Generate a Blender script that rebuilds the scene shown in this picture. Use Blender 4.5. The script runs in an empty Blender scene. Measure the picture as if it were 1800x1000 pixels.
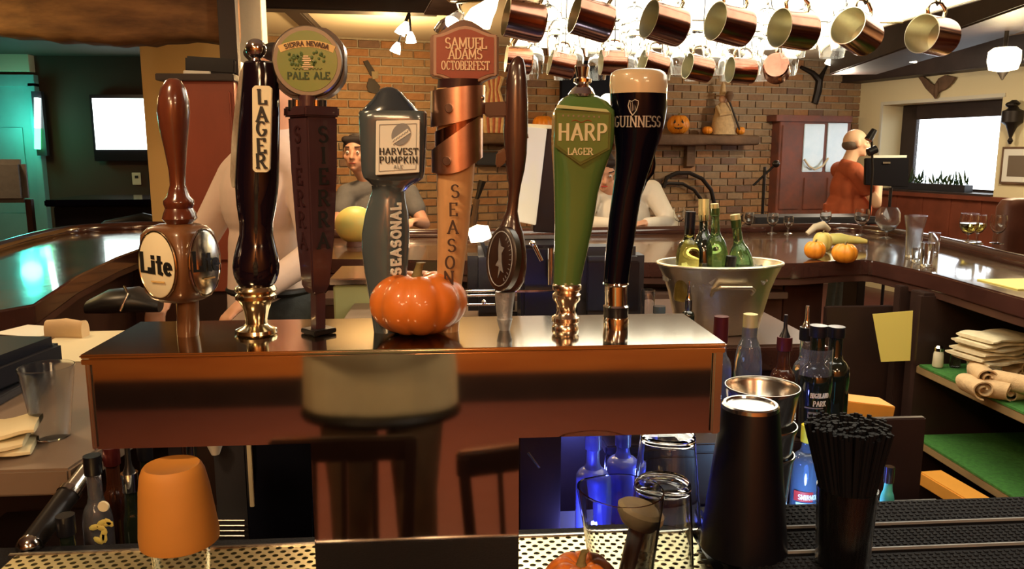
import bpy, bmesh, math, random
from mathutils import Vector, Matrix
random.seed(7)
rnd = random.uniform
sc = bpy.context.scene
COL = sc.collection
R = math.radians
# ---------------------------------------------------------------- camera
YAW, PITCH, FPX, CZ = R(4.3), math.atan(235 / 1400), 1400.0, 1.55
cd = bpy.data.cameras.new('camera'); cam = bpy.data.objects.new('camera', cd); COL.objects.link(cam)
cd.sensor_width = 36; cd.lens = 36 * FPX / 1800; cd.clip_start = .01; cd.clip_end = 200
cam.location = (0, 0, CZ); cam.rotation_euler = (math.pi / 2 - PITCH, 0, -YAW)
sc.camera = cam
sc.view_settings.view_transform = 'Standard'; sc.view_settings.look = 'None'
sc.view_settings.gamma = 1; sc.view_settings.use_curve_mapping = False
sc.view_settings.exposure = 0.48
sc.render.film_transparent = False
sc.cycles.max_bounces = 10; sc.cycles.transmission_bounces = 8; sc.cycles.transparent_max_bounces = 10
sc.cycles.caustics_reflective = False; sc.cycles.caustics_refractive = False
sc.cycles.sample_clamp_indirect = 4; sc.cycles.use_denoising = True
# ---------------------------------------------------------------- world: bright overcast daylight outside the window
w = bpy.data.worlds.new('world'); sc.world = w; w.use_nodes = True
bg = w.node_tree.nodes['Background']; bg.inputs[0].default_value = (.86, .93, 1, 1); bg.inputs[1].default_value = 4.5
# ---------------------------------------------------------------- lamps of the room, with some lights added
def area(name, loc, size, power, color, aim=(0, 0, -1), sy=None):
    l = bpy.data.lights.new(name, 'AREA'); l.energy = power; l.color = color; l.size = size
    if sy: l.shape = 'RECTANGLE'; l.size_y = sy
    o = bpy.data.objects.new(name, l); COL.objects.link(o); o.location = loc
    o.rotation_euler = Vector(aim).to_track_quat('-Z', 'Y').to_euler(); return o
def point(name, loc, power, color, r=.04):
    l = bpy.data.lights.new(name, 'POINT'); l.energy = power; l.color = color; l.shadow_soft_size = r
    o = bpy.data.objects.new(name, l); COL.objects.link(o); o.location = loc; return o
WARM = (1, .66, .34); WARM2 = (1, .78, .52)
area('ceiling_warm_light', (-.9, -1.2, 2.5), .35, 13, WARM)
area('ceiling_warm_light', (.9, -.9, 2.5), .35, 9, WARM2)
area('ceiling_warm_light', (-.7, .25, 2.5), .2, 11, WARM, (.15, .5, -1))
area('ceiling_warm_light', (-.4, -2.2, 2.5), .6, 30, WARM)
area('ceiling_warm_light', (1.8, -2.3, 2.5), .6, 20, WARM)
area('ceiling_warm_light', (-1.6, 2.4, 2.5), .3, 12, WARM)
area('ceiling_warm_light', (-.5, 4.2, 2.5), .4, 34, WARM)
area('ceiling_warm_light', (4.2, 5.2, 2.5), .5, 60, (1, .8, .5))
point('beam_fill_light', (-2.3, 3.55, 1.98), 5, (1, .72, .25), .08)  # added light without a fixture, yellows the beam's left end
area('wall_fill_light', (-4.0, 6.6, 2.5), .3, 16, WARM)  # added light, warms the greenish dark wall by the television
area('ceiling_warm_light', (-.2, -2.6, 2.4), .4, 26, WARM)  # added light, brightens the orange wall mirrored in the tower
# ---------------------------------------------------------------- projection helpers (only to find real places)
ca, sa, cp, sp = math.cos(YAW), math.sin(YAW), math.cos(PITCH), math.sin(PITCH)
CAMP = Vector((0, 0, CZ)); FV = Vector((sa * cp, ca * cp, -sp)); RV = Vector((ca, -sa, 0)); UV = Vector((sa * sp, ca * sp, cp))
def ray(px, py): return FV + RV * ((px - 900) / FPX) + UV * ((500 - py) / FPX)
def P(px, py, Y):
    r = ray(px, py); return CAMP + r * (Y / r.y)
def Z(px, py, z):
    r = ray(px, py); return CAMP + r * ((z - CZ) / r.z)
BR = R(15.3)                                  # the far room is turned against the bar
CORNER = Vector((4.7, 9.08, 0)); BX = Vector((math.cos(BR), math.sin(BR), 0)); BN = Vector((-math.sin(BR), math.cos(BR), 0))
def onpl(px, py, n, off=0):
    r = ray(px, py); t = (n.dot(CORNER) - off - n.dot(CAMP)) / n.dot(r); return CAMP + r * t
def PB(px, py, off=0): return onpl(px, py, BN, off)     # on the brick wall, off metres in front
def PR(px, py, off=0): return onpl(px, py, BX, off)     # on the right wall
# ---------------------------------------------------------------- materials
def mat(name, c, rough=.5, metal=0, emit=0, trans=0, coat=0, noise=0, nscale=8, bump=0, c2=None, stretch=None, ior=1.45, spec=None, alpha=1, ec=None, sss=0):
    m = bpy.data.materials.new(name); m.use_nodes = True; nt = m.node_tree; b = nt.nodes['Principled BSDF']
    I = b.inputs
    I['Base Color'].default_value = (*c, 1); I['Roughness'].default_value = rough; I['Metallic'].default_value = metal
    I['IOR'].default_value = ior
    if emit: I['Emission Color'].default_value = (*(ec or c), 1); I['Emission Strength'].default_value = emit
    if trans: I['Transmission Weight'].default_value = trans
    if coat: I['Coat Weight'].default_value = coat; I['Coat Roughness'].default_value = .06
    if spec is not None: I['Specular IOR Level'].default_value = spec
    if sss: I['Subsurface Weight'].default_value = sss; I['Subsurface Radius'].default_value = (.02, .008, .004)
    if alpha < 1: I['Alpha'].default_value = alpha
    if c2 or noise or bump:
        tc = nt.nodes.new('ShaderNodeTexCoord'); mp = nt.nodes.new('ShaderNodeMapping'); nz = nt.nodes.new('ShaderNodeTexNoise')
        nt.links.new(tc.outputs['Object'], mp.inputs[0]); nt.links.new(mp.outputs[0], nz.inputs['Vector'])
        nz.inputs['Scale'].default_value = nscale; nz.inputs['Detail'].default_value = 6; nz.inputs['Roughness'].default_value = .6
        if stretch: mp.inputs['Scale'].default_value = stretch
        cc2 = c2 or tuple(max(0, x * (1 - noise)) for x in c)
        rp = nt.nodes.new('ShaderNodeValToRGB'); e = rp.color_ramp.elements
        e[0].position = .32; e[1].position = .68; e[0].color = (*c, 1); e[1].color = (*cc2, 1)
        nt.links.new(nz.outputs['Fac'], rp.inputs[0]); nt.links.new(rp.outputs[0], I['Base Color'])
        if bump:
            bp = nt.nodes.new('ShaderNodeBump'); bp.inputs['Strength'].default_value = bump; bp.inputs['Distance'].default_value = .01
            nt.links.new(nz.outputs['Fac'], bp.inputs['Height']); nt.links.new(bp.outputs[0], I['Normal'])
    return m
WX = (1.2, 9, 9)
M = dict(
 steel=mat('brushed_steel', (.55, .5, .46), .14, 1, noise=.12, nscale=3, stretch=(1, 60, 1)),
 tower=mat('mirror_steel', (.52, .46, .44), .045, 1),
 towertop=mat('mirror_steel_top', (.5, .44, .36), .1, 1),
 chrome=mat('chrome', (.8, .78, .75), .08, 1), brass=mat('brass', (.6, .5, .32), .16, 1), tin=mat('tin', (.66, .64, .6), .2, 1),
 copper=mat('copper', (.42, .19, .13), .18, 1, noise=.45, nscale=9), pinkb=mat('pale_copper', (.74, .62, .48), .2, 1), lining=mat('mug_lining', (.8, .76, .58), .36, 1, noise=.2, nscale=20),
 band=mat('copper_band', (.72, .42, .3), .3, 1, noise=.2, nscale=30),
 darkm=mat('dark_metal', (.03, .028, .03), .35, .7), black=mat('black_plastic', (.006, .006, .009), .3), blackr=mat('black_rubber', (.005, .005, .008), .75, spec=.2, bump=.4, nscale=300),
 navy=mat('black_liner', (.004, .005, .012), .5, spec=.15), bbox=mat('dark_grey_plastic', (.022, .022, .028), .5),
 lite_w=mat('turned_wood', (.13, .035, .018), .22, coat=.8, c2=(.08, .016, .006), nscale=14, stretch=(4, 4, .6)),
 block_w=mat('block_wood', (.17, .075, .03), .32, coat=.4, c2=(.13, .05, .018), nscale=12, stretch=(6, 6, .8)),
 cream=mat('cream_label', (.72, .66, .46), .5), whitel=mat('white_label', (.72, .72, .66), .45), ink=mat('black_ink', (.01, .01, .01), .5), inkb=mat('brown_ink', (.05, .02, .012), .5),
 wink=mat('white_ink', (.75, .75, .7), .45), gold=mat('gold_ink', (.62, .42, .16), .4), greyink=mat('grey_ink', (.22, .23, .25), .5),
 lager=mat('lager_black', (.006, .003, .007), .1, coat=.6, spec=.4), lager_sheen=mat('painted_sheen', (.5, .5, .42), .15, c2=(.12, .11, .09), nscale=14, stretch=(3, 3, 1), coat=1),
 sierra=mat('sierra_wood', (.06, .028, .034), .3, coat=.5, c2=(.05, .02, .024), nscale=10, stretch=(6, 6, .6)), rim=mat('badge_rim', (.2, .16, .12), .35, .3), badge=mat('dark_badge', (.025, .012, .01), .3),
 grn=mat('badge_green', (.11, .2, .04), .25, c2=(.18, .22, .08), nscale=3, coat=.6), dgrn=mat('dark_green_ink', (.02, .05, .01), .5), hop=mat('hop_green', (.07, .12, .03), .5),
 slate=mat('slate_blue', (.075, .1, .115), .18, c2=(.06, .08, .095), nscale=5, coat=.8), slated=mat('slate_dark', (.03, .04, .055), .2, coat=.8),
 samred=mat('sam_red', (.2, .026, .016), .35, c2=(.28, .05, .018), nscale=6), samdk=mat('sam_dark', (.035, .012, .014), .3, coat=.4), samrim=mat('sam_rim', (.3, .2, .15), .4, .3), samp=mat('print_cream', (.75, .55, .36), .4),
 pale=mat('pale_wood', (.62, .36, .17), .3, coat=.3, c2=(.5, .27, .12), nscale=9, stretch=(8, 8, .6)),
 shark=mat('shark_brown', (.06, .024, .018), .25, coat=.7, c2=(.035, .014, .012), nscale=8), zinc=mat('zinc', (.3, .32, .36), .45, .6, bump=.3, nscale=60),
 harp=mat('harp_green', (.085, .175, .045), .16, c2=(.07, .145, .04), nscale=3, coat=1), harpd=mat('harp_dark', (.05, .1, .025), .2, coat=1), harpt=mat('harp_print', (.6, .55, .35), .4), gline=mat('pale_green', (.45, .5, .25), .3),
 stout=mat('stout', (.002, .002, .007), .12, coat=.25, spec=.15), foam=mat('foam', (.62, .5, .33), .3, coat=.8), ginkk=mat('silver_ink', (.4, .38, .35), .35, .4),
 pump=mat('pumpkin_skin', (.7, .2, .025), .5, c2=(.62, .15, .015), nscale=6, coat=.35, sss=.1), stem=mat('pumpkin_stem', (.2, .16, .06), .7, bump=.5, nscale=40, noise=.4),
 pump2=mat('orange_gourd', (.8, .28, .02), .4, noise=.2, nscale=8), gourd=mat('yellow_gourd', (.7, .5, .12), .45, c2=(.5, .5, .15), nscale=10), wht=mat('white_gourd', (.7, .6, .42), .5),
 ocup=mat('orange_silicone', (.6, .25, .045), .6, noise=.12, nscale=5), bshk=mat('black_vinyl', (.003, .003, .006), .3),
 glass=mat('clear_glass', (.97, .98, .97), .0, trans=1, ior=1.45), glassf=mat('frosted_glass', (.9, .93, .92), .12, trans=1, ior=1.4), plast=mat('clear_plastic', (.85, .87, .88), .1, trans=1, ior=1.3),
 gyel=mat('yellow_glass', (.8, .72, .2), .03, trans=1, ior=1.4), gdark=mat('dark_glass', (.008, .012, .008), .06, coat=1), ggreen=mat('green_glass', (.2, .35, .12), .03, trans=.9), gblue=mat('gin_glass', (.3, .5, .95), .04, trans=.8), gbrown=mat('brown_glass', (.1, .03, .015), .06, trans=.5),
 gclear=mat('spirit_glass', (.72, .78, .95), .03, trans=.92, ior=1.4), gledb=mat('lit_blue_glass', (.2, .24, 1), .25, trans=.55), gteal=mat('teal_label', (.1, .6, .6), .4),  # gledb puts the blue LED light into the clear glass colour
 cork=mat('cork_foil', (.6, .5, .22), .35, .5), yel=mat('yellow_plastic', (.75, .62, .03), .4), yelp=mat('yellow_paper', (.78, .66, .16), .6), red=mat('red_label', (.45, .03, .03), .5), bluel=mat('pale_blue_label', (.45, .65, .85), .5), foil=mat('red_foil', (.1, .015, .015), .3, .5),
 bucket=mat('hammered_steel', (.72, .64, .48), .36, 1, bump=.25, nscale=16, noise=.1), ice=mat('ice', (.9, .93, .9), .1, trans=.8),
 bartop=mat('bar_top_wood', (.12, .06, .03), .16, c2=(.045, .02, .012), nscale=5, stretch=(1, 1, 8), coat=.6, bump=.25), rail=mat('bar_rail_wood', (.06, .022, .016), .18, coat=1, noise=.4, nscale=6),
 barface=mat('bar_face_wood', (.075, .03, .02), .4, noise=.4, nscale=6, stretch=(1, 1, .3)), cabw=mat('cabinet_wood', (.035, .017, .013), .4, noise=.4, nscale=6), shelfw=mat('shelf_edge_wood', (.3, .2, .09), .5, noise=.3), green_l=mat('green_shelf_liner', (.05, .2, .03), .9, c2=(.03, .12, .02), nscale=60, bump=.6),
 counter=mat('laminate', (.2, .14, .1), .45, noise=.12, nscale=4), counterd=mat('dark_laminate', (.09, .05, .035), .3, noise=.2), tray=mat('perforated_steel', (.75, .68, .42), .28, 1, noise=.15, nscale=10),
 redw=mat('red_cabinet_wood', (.27, .06, .03), .4, noise=.3, nscale=4, stretch=(1, 1, .3)), towel=mat('cream_cloth', (.72, .62, .4), .95, bump=.6, nscale=30, noise=.15), towel2=mat('tan_cloth', (.62, .42, .22), .95, bump=.6, nscale=30, noise=.15), napkin=mat('napkin', (.75, .66, .42), .9, noise=.1), paper=mat('brown_paper', (.62, .45, .26), .8, noise=.2), white=mat('white_ceramic', (.8, .78, .7), .3),
 mortar=mat('mortar', (.42, .36, .27), .95, bump=.4, nscale=40, noise=.2), ceil=mat('ceiling_paint', (.62, .55, .42), .9), plaster=mat('cream_plaster', (.68, .6, .38), .85, bump=.1, nscale=30), plasterw=mat('white_plaster', (.6, .58, .48), .85, bump=.1, nscale=30), dkwall=mat('dark_wall_paint', (.06, .04, .024), .8, bump=.1, nscale=20), creamw=mat('yellow_cream_plaster', (.75, .5, .2), .8),
 beam=mat('rough_beam', (.3, .15, .06), .75, c2=(.1, .045, .02), nscale=4, stretch=(.7, 3, 3), bump=.9), dbeam=mat('dark_beam', (.035, .022, .02), .55, noise=.4, nscale=5, bump=.3), floor=mat('floor_wood', (.12, .05, .045), .35, c2=(.1, .035, .026), nscale=4, stretch=(1, 8, 1)),
 owall=mat('orange_wood_wall', (.72, .27, .06), .4, c2=(.55, .18, .04), nscale=4, stretch=(.5, 1, 5)), wains=mat('wainscot_wood', (.2, .055, .03), .4, noise=.35, nscale=5), mantel=mat('mantel_wood', (.16, .09, .05), .8, bump=.8, nscale=7, noise=.5), antique=mat('antique_red_wood', (.22, .07, .045), .6, c2=(.13, .06, .05), nscale=7, bump=.3), pglass=mat('pale_blue_glass', (.45, .6, .68), .2, coat=.8, c2=(.6, .7, .75), nscale=4), iron=mat('wrought_iron', (.02, .015, .013), .5, .5),
 skin=mat('skin', (.62, .32, .2), .5, sss=.15), skinl=mat('pale_skin', (.78, .52, .36), .5, sss=.15), hairb=mat('dark_hair', (.02, .012, .01), .7), hairg=mat('grey_hair', (.14, .11, .09), .8), eyew=mat('eye_white', (.7, .68, .62), .3), shirtg=mat('grey_tee', (.16, .15, .14), .9, bump=.2, nscale=20, noise=.15), shirtw=mat('white_shirt', (.72, .66, .56), .85, bump=.3, nscale=8, noise=.08), shirtp=mat('pinkish_shirt', (.68, .54, .47), .85, bump=.3, nscale=8, noise=.08), shirto=mat('orange_tee', (.5, .12, .05), .85, bump=.3, nscale=8, noise=.2), shirty=mat('cream_shirt', (.9, .78, .44), .9, bump=.3, nscale=6, noise=.15), denim=mat('denim', (.045, .055, .06), .9, bump=.3, nscale=40, noise=.3), khaki=mat('khaki', (.24, .15, .08), .9, noise=.2), leather=mat('black_leather', (.01, .009, .009), .4),
 chair=mat('dark_chair_wood', (.03, .013, .009), .35, coat=.3), screen=mat('tv_screen', (.9, 1, .97), .3, emit=3.2, ec=(.85, 1, .95)), screen2=mat('monitor_back_panel', (.75, .75, .68), .4), diff=mat('light_diffuser', (1, .95, .78), .4, emit=3.4, ec=(1, .93, .74)), bulb=mat('lit_bulb', (1, .9, .7), .3, emit=9, ec=(1, .85, .62)), shade=mat('lit_glass_shade', (1, .9, .7), .3, emit=3.2, ec=(1, .84, .55)), led=mat('blue_led', (.1, .1, 1), .3, emit=8, ec=(.12, .16, 1)), neon=mat('green_neon', (.1, 1, .3), .3, emit=4, ec=(.1, 1, .35)), neonw=mat('white_neon', (.9, 1, .95), .3, emit=4, ec=(.8, 1, .95)), redl=mat('red_led', (1, .1, .2), .3, emit=3, ec=(1, .1, .25)), door=mat('teal_lit_door', (.22, .5, .48), .3, noise=.15, nscale=3), wood_mid=mat('muddler_wood', (.42, .36, .24), .5, noise=.3, nscale=30), blued=mat('blue_grey_handle', (.06, .1, .13), .3, coat=.5), straw=mat('black_straw', (.003, .003, .005), .7, spec=.15), orangeb=mat('orange_board', (.75, .33, .05), .5, noise=.15), snow=mat('winter_ground', (.6, .62, .62), .9), doll=mat('straw_doll', (.6, .42, .22), .9, bump=.4, nscale=30, noise=.3), plaid=mat('red_cloth', (.4, .12, .07), .9, noise=.4, nscale=25), brown=mat('brown_leather', (.14, .05, .03), .5, noise=.3))
def pane_mat():
    m = bpy.data.materials.new('window_pane'); m.use_nodes = True; nt = m.node_tree; nt.nodes.remove(nt.nodes['Principled BSDF'])
    mx = nt.nodes.new('ShaderNodeMixShader'); tr = nt.nodes.new('ShaderNodeBsdfTransparent'); gl = nt.nodes.new('ShaderNodeBsdfGlossy'); fr = nt.nodes.new('ShaderNodeFresnel')
    gl.inputs['Roughness'].default_value = .02; mx.inputs[0].default_value = .05; nt.links.new(tr.outputs[0], mx.inputs[1]); nt.links.new(gl.outputs[0], mx.inputs[2])
    nt.links.new(mx.outputs[0], nt.nodes['Material Output'].inputs[0]); return m
M['pane'] = pane_mat()
BRK = [mat('brick_%s' % n, c, .85, bump=.4, nscale=30, noise=.25) for n, c in (('tan', (.36, .22, .11)), ('orange', (.36, .18, .08)), ('brown', (.27, .155, .085)), ('dull', (.31, .21, .125)), ('dark', (.2, .12, .085)))]
# ---------------------------------------------------------------- object helpers
def link(name, me, parent=None):
    o = bpy.data.objects.new(name, me); COL.objects.link(o)
    if parent is not None:
        o.parent = parent
        o.matrix_parent_inverse = inv_world(parent)
    return o
def world_of(o):
    m = o.matrix_basis.copy()
    if o.parent is not None: m = world_of(o.parent) @ o.matrix_parent_inverse @ m
    return m
def inv_world(o): return world_of(o).inverted()
def tag(o, label, cat, group=None, kind=None):
    if label: o['label'] = label
    if cat: o['category'] = cat
    if group: o['group'] = group
    if kind: o['kind'] = kind
    return o
def thing(name, loc, label, cat, group=None, rz=0):
    o = bpy.data.objects.new(name, None); COL.objects.link(o); o.empty_display_size = .05
    o.location = loc; o.rotation_euler = (0, 0, rz); return tag(o, label, cat, group)
def copy_tree(o, parent=None):
    c = o.copy(); COL.objects.link(c); c.parent = parent
    for ch in list(o.children): copy_tree(ch, c)
    return c
def arc(cx, cy, rx, ry, a0, a1, n=10):
    return [(cx + rx * math.cos(R(a0 + (a1 - a0) * i / n)), cy + ry * math.sin(R(a0 + (a1 - a0) * i / n))) for i in range(n + 1)]
class MB:
    def __init__(s): s.v = []; s.f = []
    def add(s, v, f):
        b = len(s.v); s.v += [Vector(x) for x in v]; s.f += [tuple(b + i for i in q) for q in f]; return s
    def box(s, c, d, rot=None):
        c = Vector(c); q = []
        for k in (-1, 1):
            for j in (-1, 1):
                for i in (-1, 1):
                    p = Vector((i * d[0] / 2, j * d[1] / 2, k * d[2] / 2)); q.append(c + (rot @ p if rot else p))
        return s.add(q, [(0, 2, 3, 1), (4, 5, 7, 6), (0, 1, 5, 4), (2, 6, 7, 3), (0, 4, 6, 2), (1, 3, 7, 5)])
    def bar(s, a, b, wd, ht, up=(0, 0, 1)):
        a, b = Vector(a), Vector(b); x = (b - a); L = x.length; x.normalize(); u = Vector(up)
        y = u.cross(x)
        if y.length < 1e-4: y = Vector((0, 1, 0)).cross(x)
        y.normalize(); z = x.cross(y); m = Matrix((x, y, z)).transposed()
        return s.box((a + b) / 2, (L, wd, ht), m)
    def loft(s, secs, n=24, caps=(1, 1), axis=None, x0=None):
        # secs: (centre, rx, ry, power); rings lie in XY unless an axis frame is given
        fr = None
        if axis is not None:
            zz = Vector(axis).normalized(); xx = Vector(x0) if x0 else (Vector((0, 0, 1)).cross(zz) if abs(zz.z) < .9 else Vector((1, 0, 0)))
            xx = (xx - zz * xx.dot(zz)).normalized(); fr = (xx, zz.cross(xx))
        b = len(s.v)
        for sec in secs:
            c, rx, ry = Vector(sec[0]), sec[1], sec[2]; pw = sec[3] if len(sec) > 3 else 2
            for i in range(n):
                t = 2 * math.pi * (i + .5) / n; ct, st = math.cos(t), math.sin(t)
                x = math.copysign(abs(ct) ** (2 / pw), ct) * rx; y = math.copysign(abs(st) ** (2 / pw), st) * ry
                s.v.append(c + (fr[0] * x + fr[1] * y if fr else Vector((x, y, 0))))
        for k in range(len(secs) - 1):
            for i in range(n):
                j = (i + 1) % n; s.f.append((b + k * n + i, b + k * n + j, b + (k + 1) * n + j, b + (k + 1) * n + i))
        if caps[0]: s.f.append(tuple(b + i for i in reversed(range(n))))
        if caps[1]: s.f.append(tuple(b + (len(secs) - 1) * n + i for i in range(n)))
        return s
    def lathe(s, prof, c=(0, 0, 0), n=24, axis=None, caps=(1, 1), x0=None):
        c = Vector(c); a = Vector(axis).normalized() if axis is not None else Vector((0, 0, 1))
        return s.loft([(c + a * z, max(r, 1e-4), max(r, 1e-4), 2) for r, z in prof], n, caps, a if axis is not None else None, x0)
    def cyl(s, a, b, r0, r1=None, n=16, caps=(1, 1)):
        a, b = Vector(a), Vector(b); return s.loft([(a, r0, r0, 2), (b, r0 if r1 is None else r1, r0 if r1 is None else r1, 2)], n, caps, b - a)
    def ball(s, c, r, n=16, m=10, rot=None):
        c = Vector(c); r = (r, r, r) if not hasattr(r, '__len__') else r; b = len(s.v)
        for k in range(m + 1):
            ph = math.pi * k / m
            for i in range(n):
                t = 2 * math.pi * i / n; p = Vector((r[0] * math.sin(ph) * math.cos(t) + (1e-5 * math.cos(t) if k in (0, m) else 0), r[1] * math.sin(ph) * math.sin(t) + (1e-5 * math.sin(t) if k in (0, m) else 0), -r[2] * math.cos(ph)))
                s.v.append(c + (rot @ p if rot else p))
        for k in range(m):
            for i in range(n):
                j = (i + 1) % n; s.f.append((b + k * n + i, b + k * n + j, b + (k + 1) * n + j, b + (k + 1) * n + i))
        return s
    def tube(s, pts, r, n=10, closed=False):
        pts = [Vector(p) for p in pts]; m = len(pts); b = len(s.v); px = None
        for k, p in enumerate(pts):
            if closed: t = pts[(k + 1) % m] - pts[k - 1]
            else: t = pts[min(k + 1, m - 1)] - pts[max(k - 1, 0)]
            t.normalize()
            if px is None: px = t.orthogonal().normalized()
            px = (px - t * px.dot(t)).normalized(); py = t.cross(px); rr = r[k] if hasattr(r, '__len__') else r
            for i in range(n):
                a = 2 * math.pi * i / n; s.v.append(p + (px * math.cos(a) + py * math.sin(a)) * rr)
        for k in range(m if closed else m - 1):
            for i in range(n):
                j = (i + 1) % n; k2 = (k + 1) % m; s.f.append((b + k * n + i, b + k * n + j, b + k2 * n + j, b + k2 * n + i))
        if not closed: s.f.append(tuple(b + i for i in reversed(range(n)))); s.f.append(tuple(b + (m - 1) * n + i for i in range(n)))
        return s
    def sweep(s, pts, w, z0, z1):
        # continuous upright strip along a plan path
        pts = [Vector((p[0], p[1], 0)) for p in pts]; n = len(pts); b = len(s.v)
        for k, p in enumerate(pts):
            t = (pts[min(k + 1, n - 1)] - pts[max(k - 1, 0)]).normalized(); q = Vector((-t.y, t.x, 0)) * w / 2
            for o_, z in ((q, z0), (q, z1), (-q, z1), (-q, z0)): s.v.append(p + o_ + Vector((0, 0, z)))
        for k in range(n - 1):
            a = b + k * 4
            for i in range(4): j = (i + 1) % 4; s.f.append((a + i, a + j, a + 4 + j, a + 4 + i))
        s.f += [(b + 3, b + 2, b + 1, b), (b + n * 4 - 4, b + n * 4 - 3, b + n * 4 - 2, b + n * 4 - 1)]; return s
    def prism(s, poly, ext):
        poly = [Vector(p) for p in poly]; e = Vector(ext); n = len(poly)
        return s.add(poly + [p + e for p in poly], [tuple(reversed(range(n))), tuple(range(n, 2 * n))] + [(i, (i + 1) % n, n + (i + 1) % n, n + i) for i in range(n)])
    def mesh(s, name, m, bevel=0, seg=2, ang=38):
        me = bpy.data.meshes.new(name); me.from_pydata([tuple(v) for v in s.v], [], s.f)
        bm = bmesh.new(); bm.from_mesh(me); bmesh.ops.recalc_face_normals(bm, faces=bm.faces)
        if bevel:
            bmesh.ops.bevel(bm, geom=[e for e in bm.edges if len(e.link_faces) == 2 and e.calc_face_angle(0) > .5], offset=bevel, segments=seg, affect='EDGES', clamp_overlap=True)
        bm.to_mesh(me); bm.free()
        for p in me.polygons: p.use_smooth = True
        me.set_sharp_from_angle(angle=R(ang))
        if m: me.materials.append(M[m] if isinstance(m, str) else m)
        return me
    def obj(s, name, m, parent=None, bevel=0, seg=2, ang=38):
        return link(name, s.mesh(name, m, bevel, seg, ang), parent)
def box(name, c, d, m, parent=None, bevel=.003, rot=None): return MB().box(c, d, rot).obj(name, m, parent, bevel)
# ---------------------------------------------------------------- stroke lettering
GL = {
 'A': (.78, [[(.04, 0), (.39, 1)], [(.39, 1), (.74, 0)], [(.16, .34), (.62, .34)]], [(.04, 0), (.74, 0)]),
 'B': (.66, [[(.1, 0), (.1, 1)], [(.1, 1)] + arc(.34, .76, .24, .24, 90, -90) + [(.1, .52)], [(.1, .52)] + arc(.36, .26, .27, .26, 90, -90) + [(.1, 0)]], []),
 'C': (.74, [arc(.4, .5, .32, .5, 50, 310, 14)], []),
 'D': (.74, [[(.1, 0), (.1, 1)], [(.1, 1)] + arc(.3, .5, .38, .5, 90, -90, 12) + [(.1, 0)]], []),
 'E': (.66, [[(.1, 0), (.1, 1)], [(.1, 1), (.58, 1)], [(.1, .52), (.46, .52)], [(.1, 0), (.6, 0)], [(.58, 1), (.58, .85)], [(.6, 0), (.6, .16)]], []),
 'F': (.62, [[(.1, 0), (.1, 1)], [(.1, 1), (.58, 1)], [(.1, .52), (.46, .52)], [(.58, 1), (.58, .85)]], [(.1, 0)]),
 'G': (.8, [arc(.4, .5, .32, .5, 50, 330, 14) + [(.68, .4)], [(.48, .42), (.72, .42)]], []),
 'H': (.78, [[(.12, 0), (.12, 1)], [(.66, 0), (.66, 1)], [(.12, .52), (.66, .52)]], [(.12, 0), (.12, 1), (.66, 0), (.66, 1)]),
 'I': (.34, [[(.17, 0), (.17, 1)]], [(.17, 0), (.17, 1)]),
 'K': (.74, [[(.12, 0), (.12, 1)], [(.64, 1), (.14, .46)], [(.3, .6), (.68, 0)]], [(.12, 0), (.12, 1), (.68, 0)]),
 'L': (.62, [[(.1, 0), (.1, 1)], [(.1, 0), (.58, 0)], [(.58, 0), (.58, .2)]], [(.1, 1)]),
 'M': (.96, [[(.12, 0), (.12, 1)], [(.12, 1), (.48, .2)], [(.48, .2), (.84, 1)], [(.84, 1), (.84, 0)]], [(.12, 0), (.84, 0)]),
 'N': (.82, [[(.12, 0), (.12, 1)], [(.12, 1), (.7, 0)], [(.7, 0), (.7, 1)]], [(.12, 0), (.7, 1)]),
 'O': (.82, [arc(.41, .5, .33, .5, 0, 360, 20)], []),
 'P': (.66, [[(.1, 0), (.1, 1)], [(.1, 1)] + arc(.34, .74, .25, .26, 90, -90) + [(.1, .48)]], [(.1, 0)]),
 'R': (.74, [[(.1, 0), (.1, 1)], [(.1, 1)] + arc(.34, .75, .25, .25, 90, -90) + [(.1, .5)], [(.34, .5), (.68, 0)]], [(.1, 0), (.68, 0)]),
 'S': (.66, [arc(.33, .75, .25, .25, 30, 250, 10) + [(.33, .51)] + arc(.33, .26, .27, .26, 70, -150, 10)], []),
 'T': (.7, [[(.35, 0), (.35, 1)], [(.04, 1), (.66, 1)], [(.04, 1), (.04, .84)], [(.66, 1), (.66, .84)]], [(.35, 0)]),
 'U': (.78, [[(.12, 1), (.12, .32)] + arc(.39, .32, .27, .32, 180, 360, 10) + [(.66, 1)]], [(.12, 1), (.66, 1)]),
 'V': (.76, [[(.04, 1), (.38, 0)], [(.38, 0), (.72, 1)]], [(.04, 1), (.72, 1)]),
 'Y': (.74, [[(.04, 1), (.37, .5)], [(.7, 1), (.37, .5)], [(.37, .5), (.37, 0)]], []),
 'i': (.3, [[(.15, 0), (.15, .6)], [(.15, .8), (.15, .88)]], [(.15, .02)]),
 't': (.42, [[(.2, .9), (.2, .06), (.36, 0)], [(.02, .62), (.38, .62)]], []),
 'e': (.52, [[(.1, .32), (.42, .36)] + arc(.27, .32, .18, .3, 10, 310, 12)], []),
 ' ': (.4, [], [])}
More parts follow.
